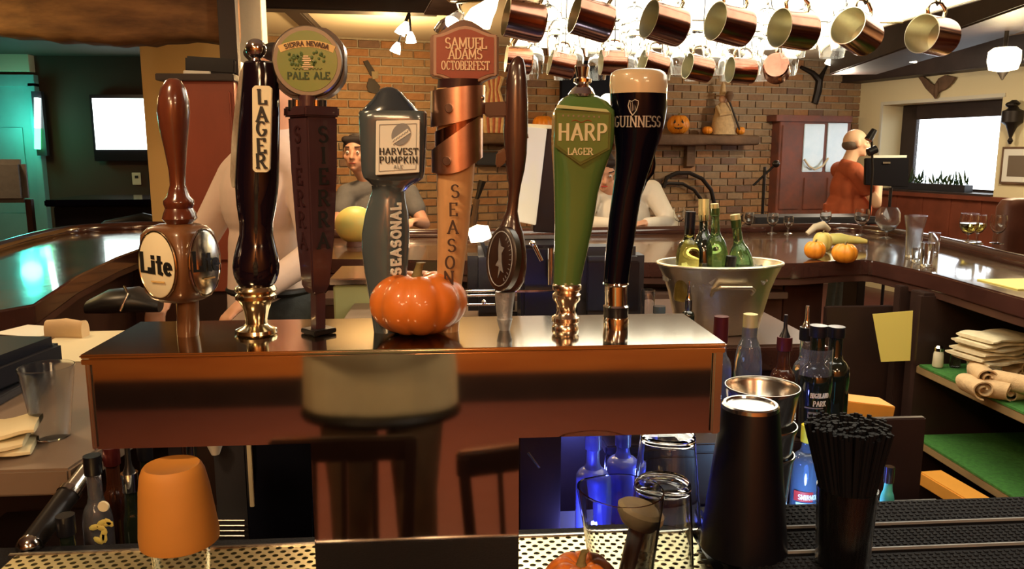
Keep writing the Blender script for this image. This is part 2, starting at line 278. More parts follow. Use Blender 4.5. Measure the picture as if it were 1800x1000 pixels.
def text_mb(txt, fn, h, wt=.17, serif=True, track=.1, thick=.0005, thin=.55, squash=1):
    """fn(u, v) -> (point, u dir, v dir, normal); the text is centred on u, baseline v = 0"""
    tot = sum(GL[c][0] * squash + track for c in txt) * h - track * h; u0 = -tot / 2; mb = MB()
    cnt = [0]
    def ribbon(pts):
        P_ = [pts[0]]
        for p in pts[1:]:
            if math.hypot(p[0] - P_[-1][0], p[1] - P_[-1][1]) > 1e-5: P_.append(p)
        if len(P_) < 2: return
        closed = math.hypot(P_[0][0] - P_[-1][0], P_[0][1] - P_[-1][1]) < 1e-4 and len(P_) > 4
        n = len(P_); L = []; Rr = []; cnt[0] += 1; th = thick + cnt[0] * 1.5e-5
        ds = []
        for a, b in zip(P_, P_[1:]): l = math.hypot(b[0] - a[0], b[1] - a[1]); ds.append(((b[0] - a[0]) / l, (b[1] - a[1]) / l))
        for k, p in enumerate(P_):
            d0 = ds[k - 1] if k > 0 else (ds[-1] if closed else ds[0]); d1 = ds[k] if k < n - 1 else (ds[0] if closed else ds[-1])
            m = (d0[0] + d1[0], d0[1] + d1[1]); ml = math.hypot(*m) or 1; m = (m[0] / ml, m[1] / ml); cs = max(.55, m[0] * d1[0] + m[1] * d1[1])
            wd = h * wt * (thin + (1 - thin) * (abs(m[1]) if abs(d0[0] - d1[0]) + abs(d0[1] - d1[1]) < .9 else 1)) / 2 / cs; x, y = p
            if not closed and k == 0: x -= m[0] * wd * .6; y -= m[1] * wd * .6
            if not closed and k == n - 1: x += m[0] * wd * .6; y += m[1] * wd * .6
            L.append((x - m[1] * wd, y + m[0] * wd)); Rr.append((x + m[1] * wd, y - m[0] * wd))
        b0 = len(mb.v)
        for k in range(n):
            for (x, y) in (L[k], Rr[k]):
                p, U, V, N = fn(x, y); mb.v.append(p + N * th); mb.v.append(p)
        for k in range(n - 1):
            q = b0 + k * 4; mb.f += [(q, q + 2, q + 6, q + 4), (q, q + 4, q + 5, q + 1), (q + 2, q + 3, q + 7, q + 6), (q + 1, q + 5, q + 7, q + 3)]
        mb.f += [(b0, b0 + 1, b0 + 3, b0 + 2), (b0 + n * 4 - 4, b0 + n * 4 - 2, b0 + n * 4 - 1, b0 + n * 4 - 3)]
    for c in txt:
        wd, sts, sf = GL[c]
        for st in sts:
            ribbon([(u0 + a[0] * h * squash, a[1] * h) for a in st])
        if serif:
            for x, y in sf: ribbon([(u0 + (x * squash - .12) * h, y * h), (u0 + (x * squash + .12) * h, y * h)])
        u0 += (wd * squash + track) * h
    return mb
def plane_fn(o, U=(1, 0, 0), V=(0, 0, 1)):
    o, U, V = Vector(o), Vector(U).normalized(), Vector(V).normalized(); N = U.cross(V)
    return lambda u, v: (o + U * u + V * v, U, V, N)
def text(name, txt, fn, h, m, parent, **k): return text_mb(txt, fn, h, **k).obj(name, m, parent)
# ================================================================ SETTING
def struct(o): o['kind'] = 'structure'; return o
FZ = 2.56
struct(box('floor', (1, 3, -.05), (17, 14, .1), 'floor', bevel=0))
struct(box('ceiling', (1, 3.2, FZ + .05), (17, 14.4, .1), 'ceil', bevel=0))
# ---- brick wall
BL = 6.75                                                     # length leftwards from the corner
wb = struct(thing('wall_back', CORNER, None, None))
rotB = Matrix.Rotation(BR, 3, 'Z')
def bpt(s, z, off=0): return CORNER - BX * s - BN * off + Vector((0, 0, z))      # s metres left of the corner
MB().box(bpt(BL / 2, FZ / 2, -.06), (BL, .1, FZ), rotB).obj('mortar_bed', 'mortar', wb)
CH, BLEN = .0762, .205
bricks = []
row = 0; z = .03
while z < FZ - .02:
    s0 = -.1 * (row % 2) + .005
    while s0 < BL - .02:
        a, b = max(s0, .003), min(s0 + BLEN - .013, BL - .003)
        if b - a > .04: bricks.append(((a + b) / 2, z + CH / 2, b - a))
        s0 += BLEN
    z += CH; row += 1
def brick_near(q): return bpt(q[0], q[1]).length if q[1] > .72 else 99 + bpt(q[0], q[1]).length
bricks.sort(key=brick_near)
def inview(q):
    return q[1] > 1.05 and q[0] < 6.4
vis = [q for q in bricks if inview(q)]
step = vis[:300]; rest = [q for q in bricks if q not in set(step)]
meshc = {}
def brick_mesh(L, mi):
    k = (round(L, 2), mi)
    if k not in meshc: meshc[k] = MB().box((0, 0, 0), (L, .03, CH - .014)).mesh('brick', BRK[mi], bevel=.003, seg=1)
    return meshc[k]
def brick_col(q):
    t = q[0] / BL; return random.choices(range(5), (3, 1 + 4 * t, 2.2, 3 - 1.5 * t, 1.4 - 1.0 * t))[0]
for q in step:
    o = link('brick', brick_mesh(q[2], brick_col(q)), wb); o.matrix_basis = Matrix.Translation(bpt(q[0], q[1], rnd(-.004, .003))) @ Matrix.Rotation(BR, 4, 'Z')
far = [MB() for _ in BRK]
bm_all = MB(); mi_all = []
for q in rest:
    n0 = len(bm_all.f); bm_all.box(bpt(q[0], q[1], rnd(-.004, .003)), (q[2], .03, CH - .014), rotB); k = brick_col(q); mi_all += [k] * (len(bm_all.f) - n0)
me = bpy.data.meshes.new('bricks'); me.from_pydata([tuple(v) for v in bm_all.v], [], bm_all.f)
for m_ in BRK: me.materials.append(m_)
for p, k in zip(me.polygons, mi_all): p.material_index = k
o = link('bricks', me, wb); o['kind'] = 'stuff'
# ---- right wall with the deep window
def rpt(s, z, off=0): return CORNER + Vector((BX.y, -BX.x, 0)).normalized() * s - BX * off + Vector((0, 0, z))
rotR = Matrix.Rotation(BR - math.pi / 2, 3, 'Z')
wr = struct(thing('wall_right', CORNER, None, None))
def rbox(name, s0, s1, z0, z1, m, parent, off0=-.34, off1=0, bevel=0): return MB().box(rpt((s0 + s1) / 2, (z0 + z1) / 2, (off0 + off1) / 2), (s1 - s0, off1 - off0, z1 - z0), rotR).obj(name, m, parent, bevel)
S0, S1, W0, W1 = .37, 1.83, 1.12, 2.05
rbox('wall_panel', -.3, S0, 0, FZ, 'plaster', wr); rbox('wall_panel', S1, 12.7, 0, FZ, 'plaster', wr)
rbox('wall_panel', S0, S1, 0, W0, 'plaster', wr); rbox('wall_panel', S0, S1, W1, FZ, 'plaster', wr)
rbox('wainscot', 0, 12, .1, 1.07, 'wains', wr, 0, .02); rbox('wainscot_cap', 0, 12, 1.07, 1.115, 'wains', wr, 0, .06, .004)
for k in range(22): rbox('wainscot_batten', .3 + k * .35, .335 + k * .35, .12, 1.07, 'wains', wr, .02, .03)
rbox('window_casing', S0 - .03, S1 + .03, W1, W1 + .035, 'plasterw', wr, 0, .012); rbox('window_casing', S0 - .03, S0, W0, W1, 'plasterw', wr, 0, .012)
win = struct(thing('window_1', rpt(1.1, W0, -.3), None, None))
for a, b, c, d in ((S0, S0 + .2, W0, W1), (S1 - .04, S1, W0, W1), (S0, S1, W1 - .16, W1), (S0, S1, W0, W0 + .04)): rbox('window_frame', a, b, c, d, 'dbeam', win, -.33, -.28, .003)
rbox('pane', S0 + .2, S1 - .04, W0 + .04, W1 - .16, 'pane', win, -.31, -.305)
rbox('window_sill', S0, S1, W0 - .02, W0 + .015, 'dbeam', win, -.34, .05, .004)
struct(MB().box((16, 12, -.1), (18, 30, .1)).obj('ground', 'snow'))
# sill plants and clutter in the window
wp = thing('window_plant', rpt(.75, W0 + .015, -.15), 'dark leafy plants in a low trough on the window sill', 'plant')
MB().box(rpt(.95, W0 + .05, -.15), (.95, .12, .07), rotR).obj('trough', 'bbox', wp, .004)
fm = MB()
for k in range(110):
    s_ = rnd(.5, 1.4); p = rpt(s_, W0 + .07, -.15 + rnd(-.05, .05)); q = p + Vector((rnd(-.06, .06), rnd(-.06, .06), rnd(.03, .2))); d = (q - p).cross(Vector((rnd(-1, 1), rnd(-1, 1), .2))).normalized() * .012
    fm.add([p, (p + q) / 2 + d, q, (p + q) / 2 - d], [(0, 1, 2, 3)])
fm.obj('foliage', 'dgrn', wp)
# ---- dark ceiling beams
def fix(o, n=0): o['kind'] = 'structure'; return o
MB().box(rpt(5, 2.44, .14), (12, .28, .26), rotR).obj('trim_1', 'dbeam', bevel=.01)['kind'] = 'structure'
a_, b_ = PB(470, 8), Z(470, 5, FZ)
fix(MB().bar(Z(440, -2, 2.52) + Vector((-.6, 0, 0)), Z(745, 10, 2.52) + Vector((0.1, 0, 0)), .16, .12).obj('trim_2', 'dbeam', bevel=.01))
fix(MB().bar(Z(500, 2, 2.53), Z(560, 60, 2.53), .12, .06).obj('trim_3', 'dbeam', bevel=.01))
fix(MB().bar((2.45, 1.2, 2.4), (3.7, 7.3, 2.4), .42, .32).obj('trim_4', 'dbeam', bevel=.01))
fix(MB().bar((2.7, 3.3, 2.47), (7, 4.4, 2.47), .3, .2).obj('trim_5', 'dbeam', bevel=.01))
# ---- left end of the far room
XL = -6.4
struct(box('wall_left', (XL - .05, 3, FZ / 2), (.1, 13, FZ), 'dkwall', bevel=0))
struct(box('wall_far_left', (-4.2, 9.05, FZ / 2), (5.0, .1, FZ), 'dkwall', bevel=0))
pe = bpt(BL, 0)
struct(MB().bar((-1.5, 5.82, FZ / 2), (pe.x, pe.y, FZ / 2), .1, FZ).obj('wall_side', 'plasterw'))
struct(box('trim_11', (-4.2, 7.5, 2.545), (4.3, 3.0, .02), 'dkwall', bevel=0))
x0 = P(255, 200, 5.7).x; XR = -1.45; x1 = P(418, 200, 5.7).x
struct(box('wall_partition', ((x0 + XR) / 2, 5.75, FZ / 2), (XR - x0, .12, FZ), 'creamw', bevel=0))
# front wall behind the camera: orange wood boards over a dark plinth
wf = struct(thing('wall_front', (0, -2.9, 0), None, None))
box('wall_panel', (1, -2.95, FZ / 2), (16, .1, FZ), 'owall', wf, 0)
box('plinth', (1, -2.88, .09), (16, .04, .18), 'dbeam', wf)
for k in range(0): box('board_joint', (-4.5 + k * .38, -2.897, 1.2), (.012, .008, 2.04), 'dbeam', wf, 0)
# rough hewn beam and its post, plus the pale post
bm_ = MB(); n = 26; secs = []
Yb = 4.05; xa, xb = P(-70, 60, Yb).x, P(412, 60, Yb).x; zb0, zb1 = P(0, 69, Yb).z, P(390, 82, Yb).z
for i in range(n + 1):
    t = i / n; x = xa + (xb - xa) * t; zb = zb0 + (zb1 - zb0) * t + .015 * math.sin(t * 9) + rnd(-.006, .006)
    secs.append((Vector((x, Yb, zb + .16)), .16 + rnd(-.005, .005), .13 + rnd(-.008, .008), 5))
bm_.loft([(c, r1, r2, p) for c, r1, r2, p in secs], 20, (1, 1), (1, 0, 0), (0, 0, 1))
o = bm_.obj('trim_6', 'beam'); o['kind'] = 'structure'
for k in range(1): pass
fix(box('trim_7', (P(405, 100, 3.86).x, 3.86, 1.28), (.078, .06, 2.54), 'dbeam'))
xw0, xw1 = P(417, 60, 4.3).x, P(461, 60, 4.3).x
fix(box('trim_8', ((xw0 + xw1) / 2, 4.36, (FZ + 0) / 2), (xw1 - xw0, .12, FZ - .01), 'plasterw'))
fix(MB().box((-2.2, 4.05, 2.5), (3.4, .3, .1)).obj('trim_9', 'dbeam'))
# ---- teal door with neon at the far left
dx0, dx1 = P(-60, 200, 8.9).x, P(52, 200, 8.9).x
dr = struct(thing('door_1', (dx0, 8.95, 0), None, None))
zt = P(50, 150, 8.9).z
box('door_leaf', ((dx0 + dx1) / 2, 8.97, zt / 2), (dx1 - dx0, .05, zt), 'door', dr)  # teal of the neon light is put into the door colour
box('door_frame', (dx1 + .04, 8.95, zt / 2), (.07, .1, zt + .05), 'door', dr); box('door_frame', ((dx0 + dx1) / 2, 8.95, zt + .05), (dx1 - dx0 + .15, .1, .12), 'door', dr)
for zz in (.55, 1.45): box('door_panel', ((dx0 + dx1) / 2, 8.935, zz), ((dx1 - dx0) * .7, .02, .7), 'door', dr, .01)
wl = P(60, 100, 8.8)
fix(box('trim_10', ((dx0 + dx1) / 2, 8.95, (zt + .12 + FZ) / 2), (dx1 - dx0 + .1, .14, FZ - zt - .16), 'cream'))
t = thing('neon_sign', P(66, 265, 8.8), 'narrow white and green neon tube sign beside the teal door', 'sign')
p0, p1, p2 = P(66, 172, 8.8), P(66, 225, 8.8), P(66, 262, 8.8)
MB().cyl(p0, p1, .03).obj('white_tube', 'neonw', t); MB().cyl(p1, p2, .03).obj('green_tube', 'neon', t); MB().box((p0 + p2) / 2 + Vector((0, .06, 0)), (.1, .06, .66)).obj('backing', 'bbox', t)
point('neon_light', P(30, 215, 8.6), 6, (.1, 1, .8), .1)
point('neon_light', P(60, 250, 8.6), 1, (.1, 1, .4), .05)
# ---- television
t = thing('television', P(212, 268, 8.8), 'flat television with a glowing white screen on the dark far wall', 'television')
a_, b_ = P(162, 171, 8.9), P(300, 268, 8.9)
box('bezel', ((a_.x + b_.x) / 2, 8.93, (a_.z + b_.z) / 2 - .03), (b_.x - a_.x + .06, .06, a_.z - b_.z + .12), 'black', t)
box('screen', ((a_.x + b_.x) / 2, 8.895, (a_.z + b_.z) / 2 + .01), (b_.x - a_.x, .012, a_.z - b_.z - .04), 'screen', t, 0)
MB().cyl((a_.x + .5, 8.97, b_.z - .08), (a_.x + .5, 8.97, .4), .012).obj('power_cable', 'black', t)
t = thing('wall_outlet', P(240, 312, 8.97), 'cream outlet plate on the dark wall below the television', 'outlet')
box('plate', P(240, 314, 8.985), (.09, .012, .13), 'cream', t); box('socket', P(240, 311, 8.977), (.035, .006, .03), 'ink', t, 0)
# black glossy high table under the television
t = thing('high_table', (P(200, 350, 7.6).x, 7.6, 0), 'black glossy square table standing below the glowing television', 'table')
c = P(210, 352, 7.6); box('tabletop', (c.x, 7.6, c.z), (.95, .8, .06), 'stout', t, .01); box('apron', (c.x, 7.6, c.z - .18), (.85, .7, .3), 'black', t, .01)
for i in (-1, 1):
    for j in (-1, 1): box('leg', (c.x + i * .38, 7.6 + j * .3, (c.z - .3) / 2), (.06, .06, c.z - .3), 'black', t)
t = thing('lounge_chair', (P(215, 400, 6.3).x, 6.3, 0), 'dark round-backed lounge chair in front of the black table', 'chair')
c = P(225, 400, 6.3); MB().loft([(Vector((c.x, 6.3, .4)), .33, .3, 3), (Vector((c.x, 6.3, .5)), .35, .32, 3), (Vector((c.x, 6.3, .52)), .3, .28, 3)], 24).obj('seat', 'leather', t)
MB().tube([(c.x - .33, 6.1, .5), (c.x - .36, 6.3, .78), (c.x - .25, 6.55, .95), (c.x, 6.62, 1.0), (c.x + .25, 6.55, .95), (c.x + .36, 6.3, .78), (c.x + .33, 6.1, .5)], .06).obj('backrest', 'leather', t)
for i in (-1, 1):
    for j in (-1, 1): MB().cyl((c.x + i * .24, 6.3 + j * .2, 0), (c.x + i * .2, 6.3 + j * .18, .42), .02).obj('leg', 'chair', t)
t = thing('lounge_chair', (P(8, 300, 6.8).x, 6.8, 0), 'grey high-backed chair at far left in front of the teal door', 'chair')
c = P(-22, 300, 6.8); box('backrest', (c.x, 7.0, 1.3), (.4, .1, .36), 'shirtg', t, .04); box('seat', (c.x, 6.75, .75), (.5, .5, .1), 'leather', t, .03)
for i in (-1, 1):
    box('back_post', (c.x + i * .2, 7.0, .9), (.05, .05, .5), 'chair', t)
    for j in (-1, 1): box('leg', (c.x + i * .2, 6.75 + j * .2, .35), (.05, .05, .7), 'chair', t)
# ================================================================ BARS
def bar(name, label, outer, inner, zt=1.07, th=.05):
    t = thing(name, (outer[0][0], outer[0][1], 0), label, 'bar')
    poly = [Vector((x, y, zt - th)) for x, y in outer] + [Vector((x, y, zt - th)) for x, y in reversed(inner)]
    MB().prism(poly, (0, 0, th)).obj('bar_top', 'bartop', t, .008)
    MB().tube([(x, y, zt + .012) for x, y in outer], .035, 12).obj('outer_rail', 'rail', t)
    MB().sweep(inner, .034, zt - .062, zt + .006).obj('inner_edge', 'rail', t, .006)
    MB().sweep(inner, .02, zt - .09, zt - .0625).obj('lower_moulding', 'barface', t, .002)
    return t
def fillet(pts, n=5, r=.35):
    out = [pts[0]]
    for k in range(1, len(pts) - 1):
        a, b, c = Vector(pts[k - 1]), Vector(pts[k]), Vector(pts[k + 1]); rr = min(r, (a - b).length * .45, (c - b).length * .45)
        p, q = b + (a - b).normalized() * rr, b + (c - b).normalized() * rr
        for i in range(n + 1):
            s_ = i / n; out.append(tuple(p * (1 - s_) ** 2 + b * 2 * s_ * (1 - s_) + q * s_ * s_))
    return out + [pts[-1]]
def zl(*q): return [(Z(x, y, 1.07).x, Z(x, y, 1.07).y) for x, y in q]
lo = fillet(zl((-260, 520), (-90, 468), (0, 440), (60, 422), (130, 408), (250, 402), (330, 402)), 3, .3); li = zl((-160, 575), (51, 538), (129, 487), (200, 454), (255, 434), (330, 428))
tl = bar('bar_counter', 'glossy dark wood bar counter on the left, curving back below the television', lo, li)
f = MB()
for a, b in zip(li[:-1], li[1:]): f.bar((a[0] - .1, a[1] + .03, .5), (b[0] - .1, b[1] + .03, .5), .04, 1.0)
f.obj('front_panel', 'barface', tl)
# near end of the left bar: carved wood end block
fo = zl((520, 418), (850, 416), (1180, 411), (1400, 406), (1480, 405), (1560, 413), (1650, 430), (1800, 468)); fo.append((fo[-1][0] + .02, 1.5)); fi = zl((520, 456), (850, 460), (1150, 463), (1400, 465), (1470, 460), (1530, 458), (1646, 483), (1800, 526)); fi.append((fi[-1][0] + .05, 1.5))
tf = bar('bar_counter', 'long glossy dark bar counter crossing behind the taps and turning along the right', fillet(fo, 4, .2), fillet(fi, 3, .08))
f = MB()
for a, b in zip(fi[:4], fi[1:5]): f.bar((a[0], a[1] + .14, .5), (b[0], b[1] + .14, .5), .04, 1.0)
f.obj('front_panel', 'barface', tf)
box('ledge', (.45, 3.40, .93), (2.0, .2, .03), 'counterd', tf)
# raised step and armrest of the far side
# ---- open shelving under the right bar
sx = 1.86
for yy in (3.12, 2.98, 2.05): box('post', (sx, yy, .5), (.05, .05, 1.0) if yy != 2.98 else (.05, .09, 1.0), 'cabw', tf)
box('back_panel', (2.5, 2.3, .5), (.03, 2.2, 1.0), 'cabw', tf, 0)
for zz, yb in ((.70, 2.92), (.41, 2.92)):
    box('shelf', (2.15, (yb + 1.4) / 2, zz), (.66, yb - 1.4, .03), 'shelfw', tf)
box('shelf', (2.15, 2.2, .12), (.66, 1.7, .03), 'cabw', tf)
box('divider', (2.15, 2.94, .5), (.66, .03, .98), 'cabw', tf, 0)
box('inner_panel', (1.72, 3.2, .45), (.3, .03, .9), 'cabw', tf)
for zz, lab in ((.70, 'green ribbed liner on the upper shelf under the right bar'), (.41, 'green ribbed liner on the lower shelf under the right bar')):
    m_ = MB().box((2.14, 2.15, zz + .02), (.64, 1.5, .008))
    for k in range(14): m_.box((2.14, 1.45 + k * .107, zz + .0235), (.63, .05, .002))
    tag(m_.obj('shelf_liner', 'green_l'), lab, 'mat')
# ---- service counter in front (where the tower stands)
t = thing('service_counter', (0, .95, 0), 'dark service counter under the tap tower carrying drip tray and glassware', 'counter')
CT = .973
box('counter_top', (.35, .98, CT - .025), (3.0, .34, .05), 'blackr', t, .004)
box('mat_ledge', (.98, 1.01, CT + .009), (1.2, .28, .018), 'black', t, .003)
box('nosing', (.35, .803, CT - .03), (3.0, .02, .05), 'black', t, .004)
box('edge_strip', (.35, .812, CT - .0015), (3.0, .006, .006), 'tin', t, .001)
box('front_panel', (.35, 1.12, .47), (3.0, .03, .94), 'cabw', t)
# perforated drip tray (real holes)
def perforated(name, xa, xb, ya, yb, z, pitch, r, m, parent):
    v = []; f = []; hx = pitch; hy = pitch * .62; nx = int((xb - xa) / hx); ny = int((yb - ya) / hy); K = 12
    for j in range(ny):
        for i in range(nx):
            ox = (hx / 2 if j % 2 else 0); cx = xa + (i + .5) * hx + ox * 0; cy = ya + (j + .5) * hy; cx += 0
            cxh = cx + (hx * .25 if j % 2 else -hx * .25)
            b = len(v)
            rr = []
            for k in range(K):
                a = 2 * math.pi * k / K; dx, dy = math.cos(a), math.sin(a)
                s_ = min((hx / 2) / max(abs(dx), 1e-6), (hy / 2) / max(abs(dy), 1e-6)); rr.append((cx + dx * s_, cy + dy * s_))
            # snap the outer ring to the cell's rectangle incl. corners
            angs = sorted([2 * math.pi * k / K for k in range(K)] + [math.atan2(sy * hy, sx_ * hx) % (2 * math.pi) for sx_ in (-1, 1) for sy in (-1, 1)])
            N = len(angs)
            for a in angs:
                dx, dy = math.cos(a), math.sin(a); s_ = min((hx / 2) / max(abs(dx), 1e-9), (hy / 2) / max(abs(dy), 1e-9)); v.append((cx + dx * s_, cy + dy * s_, z))
            for a in angs: v.append((cxh + r * math.cos(a), cy + r * .92 * math.sin(a), z))
            for a in angs: v.append((cxh + r * math.cos(a), cy + r * .92 * math.sin(a), z - .003))
            for k in range(N):
                q = (k + 1) % N; f.append((b + k, b + q, b + N + q, b + N + k)); f.append((b + N + k, b + N + q, b + 2 * N + q, b + 2 * N + k))
    me = bpy.data.meshes.new(name); me.from_pydata(v, [], f); me.materials.append(M[m]); return link(name, me, parent)
t = thing('drip_tray', (-.1, 1.03, CT), 'perforated steel drip tray under the tap tower', 'tray')
TY0, TY1 = .985, 1.112
for a, b in ((-.62, -.17), (.075, .36)):
    perforated('grate', a, b, TY0 - .03, TY1 - .016, CT + .014, .0172, .0044, 'tray', t)
box('tray_pan', (-.13, 1.035, CT + .003), (1.0, .17, .006), 'black', t, 0)
box('rim', (-.13, TY1 - .016, CT + .009), (1.0, .006, .014), 'tin', t, .001)
# black bar mats to the right
for k, (yy, lab) in enumerate(((1.103, 'ribbed black rubber bar mat at the back edge of the right counter'), (1.023, 'ribbed black rubber bar mat in the middle of the right counter'), (.928, 'ribbed black rubber bar mat nearest the counter front'))):
    dy = (.08, .064, .112)[k]
    m_ = MB().box((.87, yy, CT + .018 + .005), (.98, dy, .01)); nn = 7 if k < 2 else 12
    for j in range(98):
        for i in range(nn): m_.box((.393 + j * .01, yy - dy / 2 + .007 + i * (dy - .014) / (nn - 1), CT + .018 + .0105), (.005, .004, .002))
    seam = MB().box((.87, yy - dy / 2 + .002, CT + .018 + .009), (.98, .0025, .01))
    mo = tag(m_.obj('bar_mat', 'blackr'), lab, 'mat'); seam.obj('edge_strip', 'greyink', mo)
# ---- island counter behind the tower
t = thing('island_counter', (.65, 2.3, 0), 'dark island counter behind the taps carrying the bucket and till', 'counter')
box('counter_top', (.32, 2.28, 1.035), (1.3, .66, .04), 'counterd', t, .006)
box('counter_edge', (.32, 1.945, 1.02), (1.3, .02, .06), 'rail', t, .004)
box('cabinet_body', (.32, 2.3, .5), (1.26, .58, 1.0), 'cabw', t, .004)
# work counter on the left behind the tower
t = thing('work_counter', (-.85, 1.9, 0), 'pale laminate work counter behind the left end of the tap tower', 'counter')
cwp = [(-1.28, 1.265), (-.62, 1.265), (-.55, 1.9), (-.36, 2.3), (-1.2, 2.3)]
MB().prism([Vector((x, y, 1.0)) for x, y in cwp], (0, 0, .045)).obj('counter_top', 'counter', t, .004)
MB().prism([Vector((x * .98 - .0, max(y, 1.66), .1)) for x, y in cwp], (0, 0, .9)).obj('cabinet_body', 'cabw', t)
# tall red-brown cabinet and what lies on top
Yc = 3.75; xa, xb = P(292, 200, Yc).x, P(412, 200, Yc).x; zt = P(340, 140, Yc).z
t = thing('tall_cabinet', ((xa + xb) / 2, Yc + .25, 0), 'tall reddish brown cabinet below the hewn beam', 'cabinet')
box('body', ((xa + xb) / 2, Yc + .26, zt / 2 + .45), (xb - xa, .5, zt - .9), 'redw', t, .004); box('base', ((xa + xb) / 2, Yc + .27, .45), (xb - xa, .48, .9), 'cabw', t)
box('top_board', ((xa + xb) / 2 - .01, Yc + .25, zt + .01), (xb - xa + .04, .54, .03), 'dbeam', t); box('door', ((xa + xb) / 2, Yc + .0, zt / 2 + .5), (xb - xa - .03, .02, zt - 1.1), 'redw', t, .004)
t = thing('black_case', (xa + .2, Yc + .2, zt + .03), 'black case lying on top of the tall reddish cabinet', 'case')
box('case_body', (xa + .19, Yc + .2, zt + .068), (.22, .3, .07), 'black', t, .008, Matrix.Rotation(R(3), 3, 'Y')); box('white_strip', (xa + .13, Yc + .06, zt + .035), (.12, .02, .02), 'white', t)
# ================================================================ TAP TOWER
t = thing('tap_tower', (-.05, 1.05, CT), 'long mirror-polished steel beer tap tower on a single column', 'beer tower')
TX0, TX1, TYF, TYB, TT = -.442, .341, .96, 1.145, 1.31
box('housing', ((TX0 + TX1) / 2, (TYF + TYB) / 2, TT - .062), (TX1 - TX0 - .008, TYB - TYF - .008, .118), 'tower', t, .0015)
box('top_plate', ((TX0 + TX1) / 2, (TYF + TYB) / 2, TT - .0025), (TX1 - TX0 + .008, TYB - TYF + .006, .005), 'towertop', t, .002)
box('top_lip', ((TX0 + TX1) / 2, TYF - .0005, TT - .009), (TX1 - TX0 + .004, .004, .007), 'tower', t, .001)
box('corner_edge', (TX1 - .006, TYF + .001, TT - .064), (.012, .006, .112), 'tin', t, .002)
box('corner_edge', (TX0 + .004, TYF + .001, TT - .064), (.005, .006, .112), 'tin', t, .002)
cx0, cx1 = P(551, 850, TYF + .02).x, P(911, 850, TYF + .02).x
box('column', ((cx0 + cx1) / 2, TYF + .075, (CT + TT - .115) / 2 + .005), (cx1 - cx0, .13, TT - .12 - CT), 'tower', t, .0015)
box('column_foot', ((cx0 + cx1) / 2, TYF + .075, CT + .006), (cx1 - cx0 + .01, .14, .012), 'steel', t, .002)
# ================================================================ TAP HANDLES (all stand on the tower top)
HY = 1.055
def px_loft(mb, rows, Y=HY, dr=1.0, n=28, caps=(1, 1)):
    """rows: (py, left px, right px[, power[, depth ratio]]) -> stacked rounded sections"""
    secs = []
    for r in sorted(rows, key=lambda q: -q[0]):
        a, b = P(r[1], r[0], Y), P(r[2], r[0], Y); c = (a + b) / 2; rx = (b - a).length / 2
        secs.append((Vector((c.x, Y, c.z)), rx, rx * (r[4] if len(r) > 4 else dr), r[3] if len(r) > 3 else 2))
    return mb.loft(secs, n, caps)
def collar(t, cx, py0, py1, r, m='chrome', name='collar'):
    a, b = P(cx, py0, HY), P(cx, py1, HY); return MB().cyl((a.x, HY, b.z), (a.x, HY, a.z), r).obj(name, m, t)
def htext(t, name, txt, cx, py, hpx, m, Y, **k):
    c = P(cx, py, Y); h = hpx / 1400 * Y; return text(name, txt, plane_fn((c.x, Y, c.z - h / 2)), h, m, t, **k)
def base_at(cx): p = P(cx, 590, HY); return (p.x, HY, TT)
zb = TT + .0005
# 1 turned wood handle with round badges
t = thing('beer_tap', base_at(330), 'turned reddish wood tap handle with round cream badges, first from the left end', 'tap handle', 'tap handles on the tower')
px_loft(MB(), [(138, 297, 312), (142, 291, 318), (155, 283, 326), (175, 278, 331), (197, 277, 333), (225, 281, 331), (260, 289, 328), (300, 297, 326), (325, 299, 326), (345, 294, 333), (352, 288, 340), (358, 288, 341), (366, 291, 338), (375, 288, 344), (384, 286, 346), (392, 293, 338), (400, 296, 335)]).obj('grip', 'lite_w', t)
c = P(316, 459, HY); sx_ = .068; rz = Matrix.Rotation(R(-23), 3, 'Z')
bk = MB().loft([(c + Vector((0, 0, z)), r, r, pw) for z, r, pw in ((-.051, .024, 3), (-.046, .031, 4), (-.036, .036, 5), (0, .0385, 6), (.036, .036, 5), (.045, .03, 4), (.049, .02, 3))], 32)
for k in range(len(bk.v)): bk.v[k] = c + rz @ (bk.v[k] - c)
bk.obj('badge_block', 'block_w', t)
for sgn, nrm, nm in ((0, rz @ Vector((0, -1, 0)), 'front'), (1, rz @ Vector((1, 0, 0)), 'side')):
    U = Vector((0, 0, 1)).cross(nrm) * 1; cc = c + nrm * .0365
    dsk = MB().loft([(cc, .028, .042, 2), (cc + nrm * .0035, .028, .042, 2), (cc + nrm * .005, .0255, .0395, 2)], 36, (1, 1), nrm, tuple(U))
    dd = dsk.obj('badge', 'cream' if sgn == 0 else 'tin', t)
    MB().tube([cc + nrm * .003 + U * .0285 * math.cos(a) + Vector((0, 0, 1)) * .0425 * math.sin(a) for a in [2 * math.pi * k / 36 for k in range(36)]], .0018, 8, True).obj('rim', 'brass' if sgn == 0 else 'chrome', dd)
    q = R(-5); Uq = U * math.cos(q) + Vector((0, 0, 1)) * math.sin(q)
    text('lettering', 'Lite', plane_fn(cc + nrm * .0053 - Vector((0, 0, .01)), Uq, (0, 0, 1)), .0235, 'ink', dd, wt=.24, serif=False, track=.06)
    MB().bar(cc + nrm * .007 - Uq * .008 - Vector((0, 0, .021)), cc + nrm * .007 + Uq * .013 - Vector((0, 0, .0195)), .0006, .002).obj('underline', 'gold', dd)
px_loft(MB(), [(512, 312, 348), (545, 312, 349), (572, 311, 350), (590, 312, 349)], caps=(1, 1)).obj('stem', 'block_w', t)
